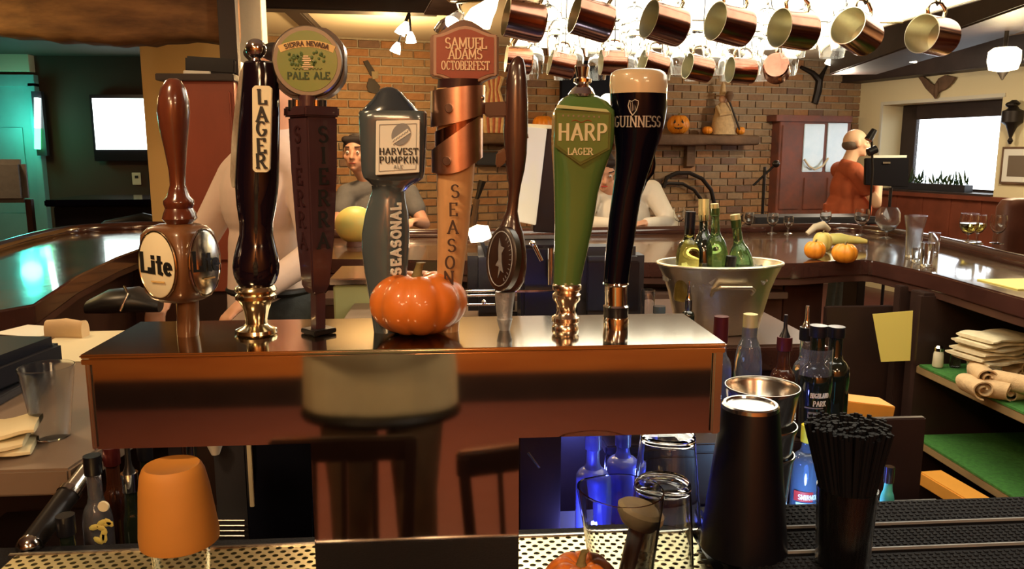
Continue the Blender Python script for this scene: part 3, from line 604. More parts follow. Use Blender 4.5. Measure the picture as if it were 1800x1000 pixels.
# 2 black pilsner-shaped handle
t = thing('beer_tap', base_at(450), 'black glass-shaped tap handle lettered LAGER with a chrome ball on top', 'tap handle', 'tap handles on the tower')
c = P(450, 86, HY); MB().ball(c, .0128, 20, 14).obj('ball', 'chrome', t)
px_loft(MB(), [(100, 443, 457), (105, 441, 459), (110, 440, 461)]).obj('neck', 'chrome', t)
px_loft(MB(), [(108, 432, 478), (112, 428, 486), (130, 427, 490), (200, 421, 492), (260, 416, 491), (320, 413, 490), (360, 416, 486), (392, 421, 480), (412, 421, 480), (430, 416, 484), (450, 411, 489), (468, 409, 491), (482, 411, 490), (494, 415, 486), (500, 420, 482)], dr=.8).obj('body', 'lager', t)
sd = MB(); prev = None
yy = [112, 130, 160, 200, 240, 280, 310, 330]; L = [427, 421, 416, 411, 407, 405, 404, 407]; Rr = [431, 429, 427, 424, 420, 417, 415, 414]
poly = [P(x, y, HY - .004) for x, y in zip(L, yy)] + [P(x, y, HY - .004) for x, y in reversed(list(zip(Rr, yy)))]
sd.prism(poly, (0, .02, 0)).obj('side_panel', 'lager_sheen', t, .001)  # pale strip paints the glossy reflection on the handle's left side
Yp = HY - .0295
poly = [P(443, 155, Yp), P(448, 150, Yp), P(473, 151, Yp), P(478, 156, Yp), P(474, 298, Yp), P(469, 303, Yp), P(449, 303, Yp), P(444, 298, Yp)]
pn = MB().prism(poly, (0, .006, 0)).obj('label_panel', 'cream', t, .0006)
for ch, y in zip('LAGER', (170, 201, 226, 256, 283)): htext(pn, 'lettering', ch, 460.5 - (y - 170) * .012, y + 0, 23, 'ink', Yp - .001, wt=.21, thin=.45, squash=.95)
px_loft(MB(), [(499, 424, 478), (503, 415, 484), (509, 412, 487), (514, 418, 482), (518, 414, 486), (524, 414, 486), (530, 421, 478), (545, 429, 473), (560, 432, 470), (568, 432, 470), (573, 426, 475), (578, 415, 486), (584, 413, 488), (588, 419, 483), (592, 412, 490), (598, 410, 493), (602, 410, 493)], dr=.9).obj('base', 'brass', t)
# 3 round badge on a tapered square handle
t = thing('beer_tap', base_at(560), 'dark tapered tap handle topped by a big round green PALE ALE badge', 'tap handle', 'tap handles on the tower')
Yb = HY - .006
pts = []
for k in range(40):
    a = 2 * math.pi * k / 40; r = 66 / max(abs(math.cos(a)) ** 4 + abs(math.sin(a)) ** 4, .01) ** .25 * .5 + 33; r = min(r, 69)
    pts.append(P(541 + min(64, max(-64, math.cos(a) * r)), 110 + min(63, max(-63, math.sin(a) * r)), Yb))
pts.reverse()
MB().prism(pts, (0, .034, 0)).obj('badge_block', 'badge', t, .004)
c = P(541, 108, Yb - .001); k_ = 1.05 / 1400
MB().loft([(c, 58 * k_, 58 * k_, 2), (c + Vector((0, -.003, 0)), 56 * k_, 56 * k_, 2), (c + Vector((0, -.003, 0)), 50.5 * k_, 50.5 * k_, 2)], 48, (1, 1), (0, -1, 0)).obj('badge_rim', 'rim', t)
dk = MB().loft([(c + Vector((0, -.0025, 0)), 50 * k_, 50 * k_, 2), (c + Vector((0, -.0036, 0)), 49.5 * k_, 49.5 * k_, 2)], 48, (1, 1), (0, -1, 0)).obj('badge_face', 'grn', t)
yf = c.y - .004
def arcfn(cx, cz, rad, sx=1):
    def fn(u, v):
        a = u / rad; d = Vector((math.sin(a), 0, math.cos(a))); return Vector((cx, yf, cz)) + d * (rad + v), Vector((math.cos(a), 0, -math.sin(a))), d, Vector((0, -1, 0))
    return fn
rb = MB()
for k in range(24):
    for (a0, a1) in ((k, k + 1),):
        fn = arcfn(c.x, c.z - .062, .079); w_ = .066; u0, u1 = -w_ / 2 + w_ * a0 / 24, -w_ / 2 + w_ * a1 / 24; q = [fn(u0, 0)[0], fn(u1, 0)[0], fn(u1, .0085)[0], fn(u0, .0085)[0]]; rb.prism([p + Vector((0, .001, 0)) for p in q], (0, -.001, 0))
rb.obj('ribbon', 'gold', dk)
fn0 = arcfn(c.x, c.z - .062, .079)
text_mb('SIERRA NEVADA', lambda u, v: tuple(x + (Vector((0, -.0006, 0)) if i == 0 else Vector((0, 0, 0))) for i, x in enumerate(fn0(u, v + .0018))), .0052, thick=.0004, wt=.2, serif=False).obj('lettering', 'inkb', dk)
sc_ = MB()
for k in range(46):
    a = rnd(0, 6.28); s_ = random.choice((-1, 1)); p = c + Vector((s_ * (.013 + rnd(-.008, .009)), -.0042, .003 + rnd(-.008, .008))); sc_.loft([(p, rnd(.0012, .0022), rnd(.0018, .003), 2), (p + Vector((0, -.0006, 0)), .0008, .0012, 2)], 8, (1, 1), (0, -1, 0))
sc_.obj('hop_cluster', 'hop', dk)
st = MB()
for k in range(7): st.box(c + Vector((rnd(-.002, .002), -.0042, .006 - k * .0026)), (.006 + .004 * (k % 3), .0008, .0013))
st.obj('stream', 'samp', dk)
pts = [c + Vector((-.018 + .0013 * k, -.0042, -.0095 + .0012 * math.sin(k * 1.9))) for k in range(29)]
MB().tube(pts, .0004, 5).obj('script_line', 'dgrn', dk)
htext(dk, 'lettering', 'PALE', 524, 133, 11, 'dgrn', yf, wt=.22, serif=False, track=.16, squash=1.0); htext(dk, 'lettering', 'ALE', 566, 133, 11, 'dgrn', yf, wt=.22, serif=False, track=.16, squash=1.0)
MB().cyl(P(541, 192, HY), P(541, 168, HY), .012).obj('badge_stem', 'sierra', t)
for x in (513, 522, 556, 568): MB().cyl(P(x, 194, HY - .008), P(x, 176, HY - .008), .0045).obj('corner_pin', 'darkm' if x in (513, 568) else 'chrome', t)
def rot_sq(rows, ang, m, name, t, Y=HY, bev=0):
    mb = MB(); secs = []
    b = None
    for py, xl, xr in sorted(rows, key=lambda q: -q[0]):
        a_, b_ = P(xl, py, Y), P(xr, py, Y); wd = (b_ - a_).length; s_ = wd / (math.cos(ang) + math.sin(ang)) / 2; c_ = (a_ + b_) / 2
        secs.append([Vector((c_.x, Y, c_.z)) + Matrix.Rotation(ang, 3, 'Z') @ Vector((i * s_, j * s_, 0)) for i, j in ((-1, -1), (1, -1), (1, 1), (-1, 1))])
    for s_ in secs: mb.v += s_
    for k in range(len(secs) - 1):
        for i in range(4): mb.f.append((k * 4 + i, k * 4 + (i + 1) % 4, k * 4 + 4 + (i + 1) % 4, k * 4 + 4 + i))
    mb.f += [(3, 2, 1, 0), tuple(len(mb.v) - 4 + i for i in range(4))]
    return mb.obj(name, m, t, bev), secs
rot_sq([(188, 497, 598), (206, 497, 598)], R(42), 'sierra', 'flange', t, bev=.002)
o, secs = rot_sq([(206, 505, 594), (300, 510, 594), (420, 520, 589), (500, 529, 581), (515, 538, 574)], R(42), 'sierra', 'body', t, bev=.002)
lo_, hi_ = secs[0], secs[-1]
for fi_, nm in ((0, 'R'), (3, 'L')):
    # face 0: between corners 0,1 (right-hand face); face 3: between 3,0 (left-hand face)
    for ch, y in zip('SIERRA', (236, 273, 310, 348, 386, 424)):
        k = (515 - y) / (515 - 206); rows_ = [(secs[i][0].z) for i in range(len(secs))]
        zc = P(560, y, HY - .02).z
        i = max(0, min(len(secs) - 2, sum(1 for z_ in rows_ if z_ < zc) - 1)); f_ = (zc - rows_[i]) / (rows_[i + 1] - rows_[i])
        A = secs[i][fi_].lerp(secs[i + 1][fi_], f_); B = secs[i][(fi_ + 1) % 4].lerp(secs[i + 1][(fi_ + 1) % 4], f_)
        U = (B - A).normalized(); m_ = (A + B) / 2; N = U.cross(Vector((0, 0, 1))); h = .019
        text('lettering', ch, plane_fn(m_ + N * .0006 - Vector((0, 0, h / 2)), U), h, 'ink' if fi_ == 0 else 'samdk', t, wt=.2, squash=1.1)
rot_sq([(514, 545, 573), (580, 546, 573)], R(42), 'sierra', 'stem', t, bev=.001)
rot_sq([(576, 528, 592), (584, 528, 592)], R(42), 'darkm', 'base_plate', t, bev=.001)
rot_sq([(584, 540, 580), (596, 540, 580)], R(42), 'chrome', 'base', t, bev=.001)
# 4 slate blue figure handle
t = thing('beer_tap', base_at(683), 'slate blue tap handle with a white HARVEST PUMPKIN ALE label, behind the pumpkin', 'tap handle', 'tap handles on the tower')
px_loft(MB(), [(153, 677, 689, 2), (157, 668, 699, 2), (165, 661, 708), (175, 654, 717), (186, 643, 728), (195, 636, 736), (202, 640, 740, 3)], dr=.62).obj('dome', 'slated', t)
px_loft(MB(), [(196, 634, 748, 5), (200, 632, 751, 6), (215, 633, 751, 6), (300, 637, 747, 6), (312, 640, 745, 5), (318, 646, 738, 3), (326, 653, 722, 2.2), (336, 654, 712, 2), (350, 649, 713), (375, 642, 718), (410, 636, 720), (440, 636, 719), (480, 641, 716), (520, 648, 712), (560, 654, 708), (588, 658, 704)], dr=.62).obj('body', 'slate', t)
Yp = HY - .0335
lbl = MB().prism([P(661, 212, Yp), P(738, 211, Yp), P(737, 303, Yp), P(660, 308, Yp)][::-1], (0, .012, 0)).obj('label', 'whitel', t, .0006)
fr = MB(); q = [P(667, 219, Yp - .0006), P(732, 217, Yp - .0006), P(731, 297, Yp - .0006), P(666, 301, Yp - .0006)]
for a, b in zip(q, q[1:] + q[:1]): fr.bar(a, b, .0004, .0006, (0, 1, 0))
fr.obj('label_border', 'greyink', lbl)
c = P(705, 236, Yp - .0008); MB().loft([(c, 15 * k_, 19 * k_, 2), (c + Vector((0, -.0005, 0)), 15 * k_, 19 * k_, 2)], 28, (1, 1), (0, -1, 0), (math.cos(.5), 0, math.sin(-.5))).obj('moon', 'greyink', lbl)
MB().prism([P(687, 247, Yp - .0015), P(716, 226, Yp - .0015), P(722, 233, Yp - .0015), P(690, 254, Yp - .0015)][::-1], (0, -.0004, 0)).obj('moon_band', 'whitel', lbl)
pts = [P(690 + k * 1.5, 249 - k * 1.03 + 1.6 * math.sin(k * 2), Yp - .0022) for k in range(19)]
MB().tube(pts, .0004, 5).obj('script_line', 'greyink', lbl)
htext(lbl, 'lettering', 'HARVEST', 701, 266, 10.5, 'ink', Yp - .0008, wt=.2, serif=False, track=.16, squash=1.05); htext(lbl, 'lettering', 'PUMPKIN', 701, 281, 10.5, 'ink', Yp - .0008, wt=.2, serif=False, track=.16, squash=1.05)
htext(lbl, 'lettering', 'ALE', 700, 293, 6, 'greyink', Yp - .0008, wt=.14, serif=False, track=.25)
Yt = HY - .0225
c = P(703, 418, Yt); h = .0125
for k, ch in enumerate('SEASONAL'):
    p = P(702 - .02 * k, 476 - k * 16.2, Yt); N = Vector((.55, -.83, 0)); U = Vector((0, 0, 1)); V = Vector((-.83, -.55, 0))
    text_mb(ch, lambda u, v, p=p: (p + U * u + V * v, U, V, N), h, wt=.26, serif=False, thick=.004).obj('lettering', 'wink', t)
# 5 red badge over a copper spiral and pale wood taper
t = thing('beer_tap', base_at(795), 'pale wood tap handle lettered SEASON with copper spiral and red arched badge', 'tap handle', 'tap handles on the tower')
def badge_outline(x0, x1, top, sh, bot, y, n=10):
    o_ = []
    xs = [x0 + (x1 - x0) * k / n for k in range(n + 1)]
    for x in xs: f_ = (x - x0) / (x1 - x0); o_.append((x, sh - (sh - top) * math.sin(math.pi * f_) ** 2))
    for x in reversed(xs): f_ = (x - x0) / (x1 - x0); o_.append((x, y + (bot - y) * math.sin(math.pi * f_) ** 2))
    return o_
Yb = HY - .012
MB().prism([P(x, y, Yb) for x, y in badge_outline(756, 877, 34, 62, 156, 133)], (0, .036, 0)).obj('badge_block', 'samdk', t, .002)
MB().prism([P(x, y, Yb) for x, y in badge_outline(762, 873, 46, 62, 150, 133)], (0, -.003, 0)).obj('badge_rim', 'samrim', t, .001)
fc = MB().prism([P(x, y, Yb - .003) for x, y in badge_outline(767, 868, 51, 66, 145, 129)], (0, -.0015, 0)).obj('badge_face', 'samred', t)
Yl = Yb - .005
htext(fc, 'lettering', 'SAMUEL', 819, 76, 17, 'samp', Yl, wt=.15, squash=.86, track=.06)
htext(fc, 'lettering', 'ADAMS', 818, 95, 16, 'samp', Yl, wt=.15, squash=.86, track=.05)
htext(fc, 'lettering', 'OCTOBERFEST', 818, 115, 14, 'samp', Yl, wt=.14, squash=.66, track=.07)
px_loft(MB(), [(140, 770, 850), (158, 768, 845), (166, 766, 842)], dr=.8).obj('badge_foot', 'samdk', t)
px_loft(MB(), [(156, 767, 842), (300, 767, 834), (400, 769, 825), (500, 768, 812), (560, 767, 808), (588, 767, 806)], dr=.8).obj('body', 'pale', t)
# spiral of copper sheet: two sleeves with slanted edges
def sleeve(name, top, bot, xs, m):
    mb = MB(); N_ = 40; vv = []
    for k in range(N_ + 1):
        a = -math.pi * 1.12 + k / N_ * math.pi * 1.24 * 1.0; a = math.pi + k / N_ * math.pi if False else a
    return mb
def band(ytL, ytR, ybL, ybR, xl, xr, bulge=.0):
    N_ = 30; mb = MB(); cxp = (xl + xr) / 2; rp = (xr - xl) / 2
    for k in range(N_ + 1):
        f_ = k / N_; a = math.pi * (1.08 - 1.16 * f_); ux = math.cos(a)          # -1 .. 1 across the front
        yt = ytL + (ytR - ytL) * (ux + 1) / 2; yb = ybL + (ybR - ybL) * (ux + 1) / 2 + bulge * math.sin(max(0, min(math.pi, math.pi * (ux + 1) / 2)))
        for rr in (1.0, .955):
            for y in (yt, yb):
                pc = P(cxp, y, HY); r_ = rp * HY / 1400 * rr; mb.v.append(Vector((pc.x + r_ * math.cos(a), HY - r_ * .85 * math.sin(a), pc.z)))
    for k in range(N_):
        b = k * 4
        for i, j in ((0, 1), (1, 3), (3, 2), (2, 0)): mb.f.append((b + i, b + j, b + 4 + j, b + 4 + i))
    mb.f += [(0, 2, 3, 1), (N_ * 4, N_ * 4 + 1, N_ * 4 + 3, N_ * 4 + 2)]
    return mb
band(161, 150, 224, 200, 758, 852, 4).obj('copper_band', 'band', t)
band(264, 200, 303, 276, 759, 848, 12).obj('copper_band', 'band', t)
bkk = band(232, 200, 266, 262, 765, 846); bkk.obj('band_inside', 'copper', t)
for x, y in ((789, 190), (785, 283)): MB().loft([(P(x, y, HY - .0335) + Vector((0, .004, 0)), .0052, .006, 2), (P(x, y, HY - .0345), .0046, .0054, 2)], 16, (1, 1), (0, -1, 0)).obj('rivet', 'samdk', t)
MB().ball(P(846, 172, HY - .012), .0045, 12, 8).obj('bolt', 'chrome', t)
for ch, x, y in zip('SEASON', (800, 797, 796, 794, 791, 789), (336, 368, 399, 431, 461, 488)): htext(t, 'lettering', ch, x, y, 22, 'inkb', HY - .0275 + (y - 336) * .00004, wt=.17, thin=.4, thick=.003)
# 6 brown fin-shaped handle
t = thing('beer_tap', base_at(888), 'dark brown shark-shaped tap handle with an oval emblem near its base', 'tap handle', 'tap handles on the tower')
px_loft(MB(), [(99, 908, 914), (104, 901, 920), (115, 895, 923), (140, 890, 926), (180, 887, 928), (230, 885, 928), (270, 887, 926), (300, 890, 922), (325, 894, 916), (350, 893, 912), (372, 889, 910), (392, 880, 914), (410, 868, 920), (440, 862, 925), (470, 862, 926), (495, 868, 922), (508, 876, 914), (513, 884, 906)], dr=.55).obj('body', 'shark', t)
MB().prism([P(x, y, HY - .004) for x, y in ((892, 178), (848, 180), (846, 194), (858, 208), (866, 206), (892, 206))], (0, .012, 0)).obj('side_fin', 'samdk', t, .002)
MB().prism([P(x, y, HY - .003) for x, y in ((920, 205), (926, 222), (930, 245), (924, 248), (914, 252))], (0, .009, 0)).obj('back_fin', 'shark', t, .002)
MB().prism([P(x, y, HY - .003) for x, y in ((890, 258), (873, 268), (871, 292), (876, 296), (894, 282))], (0, .009, 0)).obj('belly_fin', 'shark', t, .002)
nrm = Vector((-.62, -.78, .12)).normalized(); cc = P(884, 455, HY - .016); Ux = Vector((0, 0, 1)).cross(nrm).normalized()
em = MB().loft([(cc - nrm * .008, .024, .043, 2), (cc + nrm * .004, .024, .043, 2), (cc + nrm * .006, .021, .04, 2)], 32, (1, 1), nrm, tuple(Ux)).obj('emblem', 'badge', t)
Vx = nrm.cross(Ux)
ring = [cc + nrm * .0062 + Ux * .019 * math.cos(a) + Vx * .036 * math.sin(a) for a in [2 * math.pi * k / 32 for k in range(32)]]
MB().tube(ring, .0008, 6, True).obj('emblem_ring', 'zinc', em)
shk = [(-.2, .9), (.05, .55), (.45, .5), (.15, .25), (.25, -.2), (.5, -.6), (.15, -.5), (-.1, -.85), (-.05, -.35), (-.45, -.3), (-.15, -.05), (-.25, .45)]
MB().prism([cc + nrm * .0064 + Ux * .014 * x + Vx * .03 * y for x, y in shk], nrm * .001).obj('shark_mark', 'zinc', em)
lt = MB()
for k in range(11):
    a = R(-60 + k * 12); lt.bar(cc + nrm * .0066 + Ux * .0145 * math.cos(a) + Vx * .0285 * math.sin(a), cc + nrm * .0066 + Ux * .0175 * math.cos(a) + Vx * .033 * math.sin(a), .001, .0008)
lt.obj('lettering', 'zinc', em)
px_loft(MB(), [(512, 871, 906), (518, 870, 905), (545, 872, 901), (558, 874, 900), (560, 873, 901), (572, 876, 898), (580, 878, 896), (590, 879, 895)]).obj('ferrule', 'zinc', t)
# 7 green handle with a crown cap
t = thing('beer_tap', base_at(995), 'glossy green tap handle lettered HARP LAGER with a chrome crown top', 'tap handle', 'tap handles on the tower')
px_loft(MB(), [(114, 1012, 1035), (118, 1010, 1037), (136, 1014, 1033), (139, 1008, 1040), (145, 1008, 1040), (149, 1014, 1034), (156, 1006, 1042), (166, 998, 1046), (170, 1000, 1044)]).obj('crown', 'chrome', t)
px_loft(MB(), [(166, 1002, 1043), (172, 990, 1058, 2.5), (180, 982, 1068, 3), (189, 977, 1074, 4), (195, 974, 1077, 6), (210, 972, 1077, 7), (245, 971, 1076, 7), (262, 971, 1073, 6), (285, 972, 1066, 4), (305, 973, 1060, 3), (340, 974, 1051, 2.6), (400, 975, 1041, 2.4), (450, 974, 1031), (490, 973, 1022), (499, 973, 1021)], dr=.58).obj('body', 'harp', t)
Yb = HY - .0235
sh_ = MB().prism([P(x, y, Yb + .0005) for x, y in ((975, 193), (1074, 198), (1072, 262), (1020, 290), (975, 258))], (0, -.0012, 0)).obj('shield', 'harpd', t)
MB().prism([P(x, y, Yb - .0002) for x, y in ((980, 184), (1066, 192), (1072, 198), (978, 190))], (0, -.002, 0)).obj('top_edge_line', 'gline', t, .0005)
MB().prism([P(x, y, Yb - .0004) for x, y in ((979, 198), (1070, 202), (1068, 260), (1020, 285), (979, 255))], (0, -.0012, 0)).obj('shield_face', 'harp', t)
Yl = Yb - .0018
htext(t, 'lettering', 'HARP', 1024, 232, 27, 'harpt', Yl, wt=.19, squash=.92, track=.14, serif=False); htext(t, 'lettering', 'LAGER', 1020, 266, 11, 'harpt', Yl, wt=.18)
for k in range(8):
    x = 990 + k * 9; MB().box(P(x, 203 + .35 * k, Yl), (.0022, .0006, .0022)).obj('small_mark', 'rim', t)
pts = [P(1005 + k * 3.2, 213 - 2 * math.sin(k * .9), Yl) for k in range(12)]; MB().tube(pts, .0005, 5).obj('script_line', 'samred', t)
px_loft(MB(), [(498, 973, 1020), (501, 971, 1022), (508, 971, 1022), (513, 976, 1017), (517, 971, 1021), (526, 972, 1020), (533, 977, 1014), (545, 979, 1011), (552, 977, 1013), (557, 970, 1018), (564, 970, 1018), (568, 974, 1014), (573, 970, 1017), (580, 970, 1017), (595, 971, 1017)]).obj('ferrule', 'pinkb', t)
# 8 stout-glass handle
t = thing('beer_tap', base_at(1085), 'black pint-shaped tap handle with cream head lettered GUINNESS, last at the right end', 'tap handle', 'tap handles on the tower')
px_loft(MB(), [(122, 1092, 1152), (124, 1082, 1162), (128, 1076, 1168), (134, 1073, 1172), (150, 1072, 1173), (166, 1073, 1172)], dr=.8).obj('foam_head', 'foam', t)
px_loft(MB(), [(165, 1072.5, 1172), (190, 1074, 1172), (215, 1077, 1168), (240, 1080, 1162), (265, 1082, 1153), (290, 1082, 1145), (315, 1080, 1136), (345, 1076, 1127), (380, 1071, 1121), (410, 1068, 1117), (450, 1064, 1110), (490, 1061, 1105), (497, 1061, 1104)], dr=.8).obj('body', 'stout', t)
def cylfn(cx, cyp, rad, Y):
    c_ = P(cx, cyp, Y)
    def fn(u, v):
        a = u / rad; return Vector((c_.x + rad * math.sin(a), Y - rad * .8 * math.cos(a), c_.z + v)), Vector((math.cos(a), .8 * math.sin(a), 0)), Vector((0, 0, 1)), Vector((math.sin(a), -math.cos(a), 0))
    return fn
text_mb('GUINNESS', lambda u, v: cylfn(1120, 224, .0355, HY)(u - .0062, v), .0135, wt=.13, squash=.82, track=.07, thick=.0008).obj('lettering', 'ginkk', t)
fnh = cylfn(1120, 191, .0362, HY)
def hp(x, y): return fnh((x - 1120) * k_ * 1.02, -(y - 191) * k_)[0]
MB().tube([hp(x, y) for x, y in ((1098, 180), (1096, 188), (1099, 197), (1104, 204))], .0009, 6).obj('harp_mark', 'ginkk', t)
MB().tube([hp(x, y) for x, y in ((1104, 204), (1110, 196), (1113, 186), (1113, 180), (1107, 178), (1102, 181), (1097, 179))], .0007, 6).obj('harp_mark', 'ginkk', t)
for k in range(4): MB().tube([hp(1100 + k * 3, 182), hp(1101 + k * 2.4, 198 - k)], .0003, 4).obj('harp_string', 'ginkk', t)
MB().tube([P(x, y, HY + .003) for x, y in ((1146, 268), (1147, 288), (1144, 302), (1133, 318), (1125, 340), (1120, 365))], [.004, .0048, .005, .004, .003, .0015], 10).obj('side_handle', 'stout', t)
px_loft(MB(), [(496, 1061, 1104), (499, 1060, 1105), (502, 1063, 1102), (535, 1063, 1102), (538, 1060, 1105)]).obj('ferrule', 'chrome', t)
px_loft(MB(), [(538, 1061, 1104), (556, 1061, 1104)]).obj('black_ring', 'black', t)
px_loft(MB(), [(556, 1061, 1104), (559, 1060, 1105), (590, 1062, 1103)]).obj('foot', 'chrome', t)
# ================================================================ PUMPKINS
def pumpkin(name, c, rx, h, label, cat='pumpkin', m='pump', ribs=9, face=False, group=None, ms='stem', rot=0, stemh=.1):
    """c: centre of its base"""
    c = Vector(c); t = thing(name, tuple(c), label, cat, group); mb = MB(); n, k_ = ribs * 8, 22; b = 0
    for k in range(k_ + 1):
        ph = math.pi * k / k_; sr, zz = math.sin(ph) ** .8, -math.cos(ph)
        for i in range(n):
            a = 2 * math.pi * i / n + rot; g = abs(math.cos(a * ribs / 2)) ** .6; rr = rx * sr * (.91 + .09 * g) * (1 + .02 * math.sin(a * 3))
            z = h / 2 + h / 2 * zz * (.96 + .04 * g); dip = math.exp(-(sr / .3) ** 2) * h * .13 * (1 if zz > 0 else -.15)
            mb.v.append(c + Vector((rr * math.cos(a) + 1e-5 * math.cos(a), rr * math.sin(a) + 1e-5 * math.sin(a), max(0, (z - dip) * 1.02 - h * .015))))
    for k in range(k_):
        for i in range(n):
            j = (i + 1) % n; mb.f.append((k * n + i, k * n + j, (k + 1) * n + j, (k + 1) * n + i))
    mb.obj('body', m, t, ang=180)
    s_ = h * stemh; top = c + Vector((0, 0, h * .86))
    MB().loft([(top, rx * .16, rx * .16, 2), (top + Vector((0, 0, s_ * .8)), rx * .1, rx * .1, 2), (top + Vector((rx * .05, 0, s_ * 1.8)), rx * .08, rx * .08, 2), (top + Vector((rx * .08, 0, s_ * 2.1)), rx * .1, rx * .09, 2)], 10).obj('stem', ms, t)
    if face:
        d = (Vector((0, 0, 0)) - Vector((c.x, c.y, 0))).normalized(); s = Vector((-d.y, d.x, 0)); up = Vector((0, 0, 1))
        def tri(u, v, w_, g): p = c + up * (h * v) + s * (rx * u) + d * (rx * math.sqrt(max(.05, 1 - u * u)) * .92); MB().prism([p + s * rx * x * w_ + up * h * y * w_ for x, y in g], d * rx * .08).obj('carved_face', 'ink', t)
        tri(-.33, .62, 1, ((-.14, -.08), (.14, -.08), (0, .12))); tri(.33, .62, 1, ((-.14, -.08), (.14, -.08), (0, .12))); tri(0, .47, .7, ((-.1, -.06), (.1, -.06), (0, .08)))
        tri(0, .3, 1, ((-.45, .08), (-.25, -.05), (-.1, .0), (0, -.08), (.1, 0), (.25, -.05), (.45, .08), (.2, .02), (-.2, .02)))
    return t
b = Z(735, 588, TT); pumpkin('pumpkin', (b.x, b.y + .012, TT + .0005), .0655, .083, 'small ribbed orange pumpkin sitting on the tap tower', rot=.25, ribs=9, stemh=.13)
c = P(1022, 983, .872); pumpkin('pumpkin', (c.x, .872, CT + .0005), .05, c.z - CT + .003, 'tiny deep orange pumpkin at the counter edge beside the lipped glass')
# gourds at the bar corner
def gpos(px, py, z=1.075): p = Z(px, py, z); return p
p = gpos(1441, 456); pumpkin('pumpkin', (p.x, p.y + .05, 1.071), .048, .082, 'leftmost small orange pumpkin in the gourd cluster at the bar corner', m='pump2', ribs=8)
p = gpos(1494, 463); pumpkin('pumpkin', (p.x, p.y + .05, 1.071), .055, .085, 'larger orange pumpkin right of the gourd cluster at the bar corner', m='pump2', ribs=8)
p = gpos(1466, 448); pumpkin('pumpkin', (p.x, p.y + .12, 1.071), .045, .1, 'yellow-orange round gourd in the middle of the corner cluster', 'gourd', 'gourd', ribs=7)
p0 = gpos(1475, 440)
t = tag(MB().loft([(p0 + Vector((0, .16, .03)), .012, .012, 2), (p0 + Vector((.03, .16, .035)), .03, .03, 2), (p0 + Vector((.08, .15, .035)), .033, .033, 2), (p0 + Vector((.12, .14, .035)), .024, .022, 2), (p0 + Vector((.16, .12, .034)), .02, .018, 2), (p0 + Vector((.19, .1, .03)), .01, .01, 2)], 16, (1, 1), (1, -.2, 0)).obj('gourd', 'gourd'), 'long pale yellow crooked gourd lying behind the orange pumpkins at the bar corner', 'gourd')
t['label'] = 'long pale yellow gourd lying behind the orange pumpkins at the bar corner'
q = gpos(1455, 425)
tag(MB().tube([q + Vector((-.06, .12, .03)), q + Vector((-.02, .12, .065)), q + Vector((.03, .13, .075)), q + Vector((.07, .14, .05))], [.014, .02, .024, .014], 12).obj('gourd', 'wht'), 'cream swan-necked gourd arching over the corner cluster', 'gourd')
# ================================================================ GLASSWARE AND BOTTLES
def vessel(prof_out, wall, base, c=(0, 0, 0), n=32, axis=None):
    """closed glass wall: outer profile bottom to top, then the inner one back down"""
    inn = [(max(r - wall, .002), z) for r, z in prof_out if z > base]; inn = [(max(prof_out[0][0] - wall * 1.3, .002), base)] + inn
    return MB().lathe(prof_out + list(reversed(inn)), c, n, axis)
def pint(loc, label, h=.146, r0=.03, r1=.044, inv=False, m='glass', group=None, name='pint_glass'):
    ax = (0, 0, -1) if inv else (0, 0, 1); c = Vector(loc) + Vector((0, 0, h if inv else 0))
    prof = [(r0 - .003, 0), (r0, .003), (r0 + .0006, .012), (r0 + (r1 - r0) * .5, h * .5), (r1, h - .002), (r1 - .001, h)]
    return tag(vessel(prof, .0018, .01, c, 40, ax).obj(name, m), label, 'glass', group)
def bottle(name, loc, h, r, label, m, neck=.013, sh=.62, cap='black', caph=.03, lab=None, spout=False, group=None, capr=None, shl=.14, cat='bottle', n=24, labz=(.12, .42), tilt=None, cork=False):
    c = Vector(loc); t = thing(name, tuple(c), label, cat, group); z1 = h * sh; z2 = h * (sh + shl)
    prof = [(r * .9, 0), (r, .006), (r, z1)] + [(neck + (r - neck) * math.cos(k * math.pi / 12) ** 1.3, z1 + (z2 - z1) * math.sin(k * math.pi / 12) ** .9) for k in range(1, 6)] + [(neck, z2 + .01), (neck * .95, h - caph - .002), (neck * 1.12, h - caph), (neck * 1.12, h - caph * .4)]
    ax = (Vector(tilt) if tilt else Vector((0, 0, 1))).normalized()
    MB().lathe(prof, c, n, ax).obj('body', m, t)
    cr = capr or neck * 1.2
    MB().lathe([(cr, h - caph), (cr * 1.02, h - caph * .5), (cr, h)], c, 16, ax).obj('cork' if cork else 'cap', cap, t)
    if lab: MB().lathe([(r * 1.012, h * labz[0]), (r * 1.012, h * labz[1])], c, n, ax, (0, 0)).obj('label', lab, t)
    if spout:
        MB().lathe([(neck * .9, h), (neck * .5, h + .012), (.0045, h + .02), (.004, h + .05)], c, 10, ax).obj('pour_spout', spout if isinstance(spout, str) else 'darkm', t)
    return t
GY = CT + .0005
pint((P(1168, 900, 1.07).x, 1.065, GY + .015), 'upturned clear pint glass standing behind the other upturned pint', P(1168, 760, 1.065).z - GY - .015, .039, .054, True)
pint((P(1162, 900, .96).x, .955, GY + .001), 'upturned clear pint glass nearer the front, beside the lipped glass', P(1160, 846, .955).z - GY, .0355, .046, True)
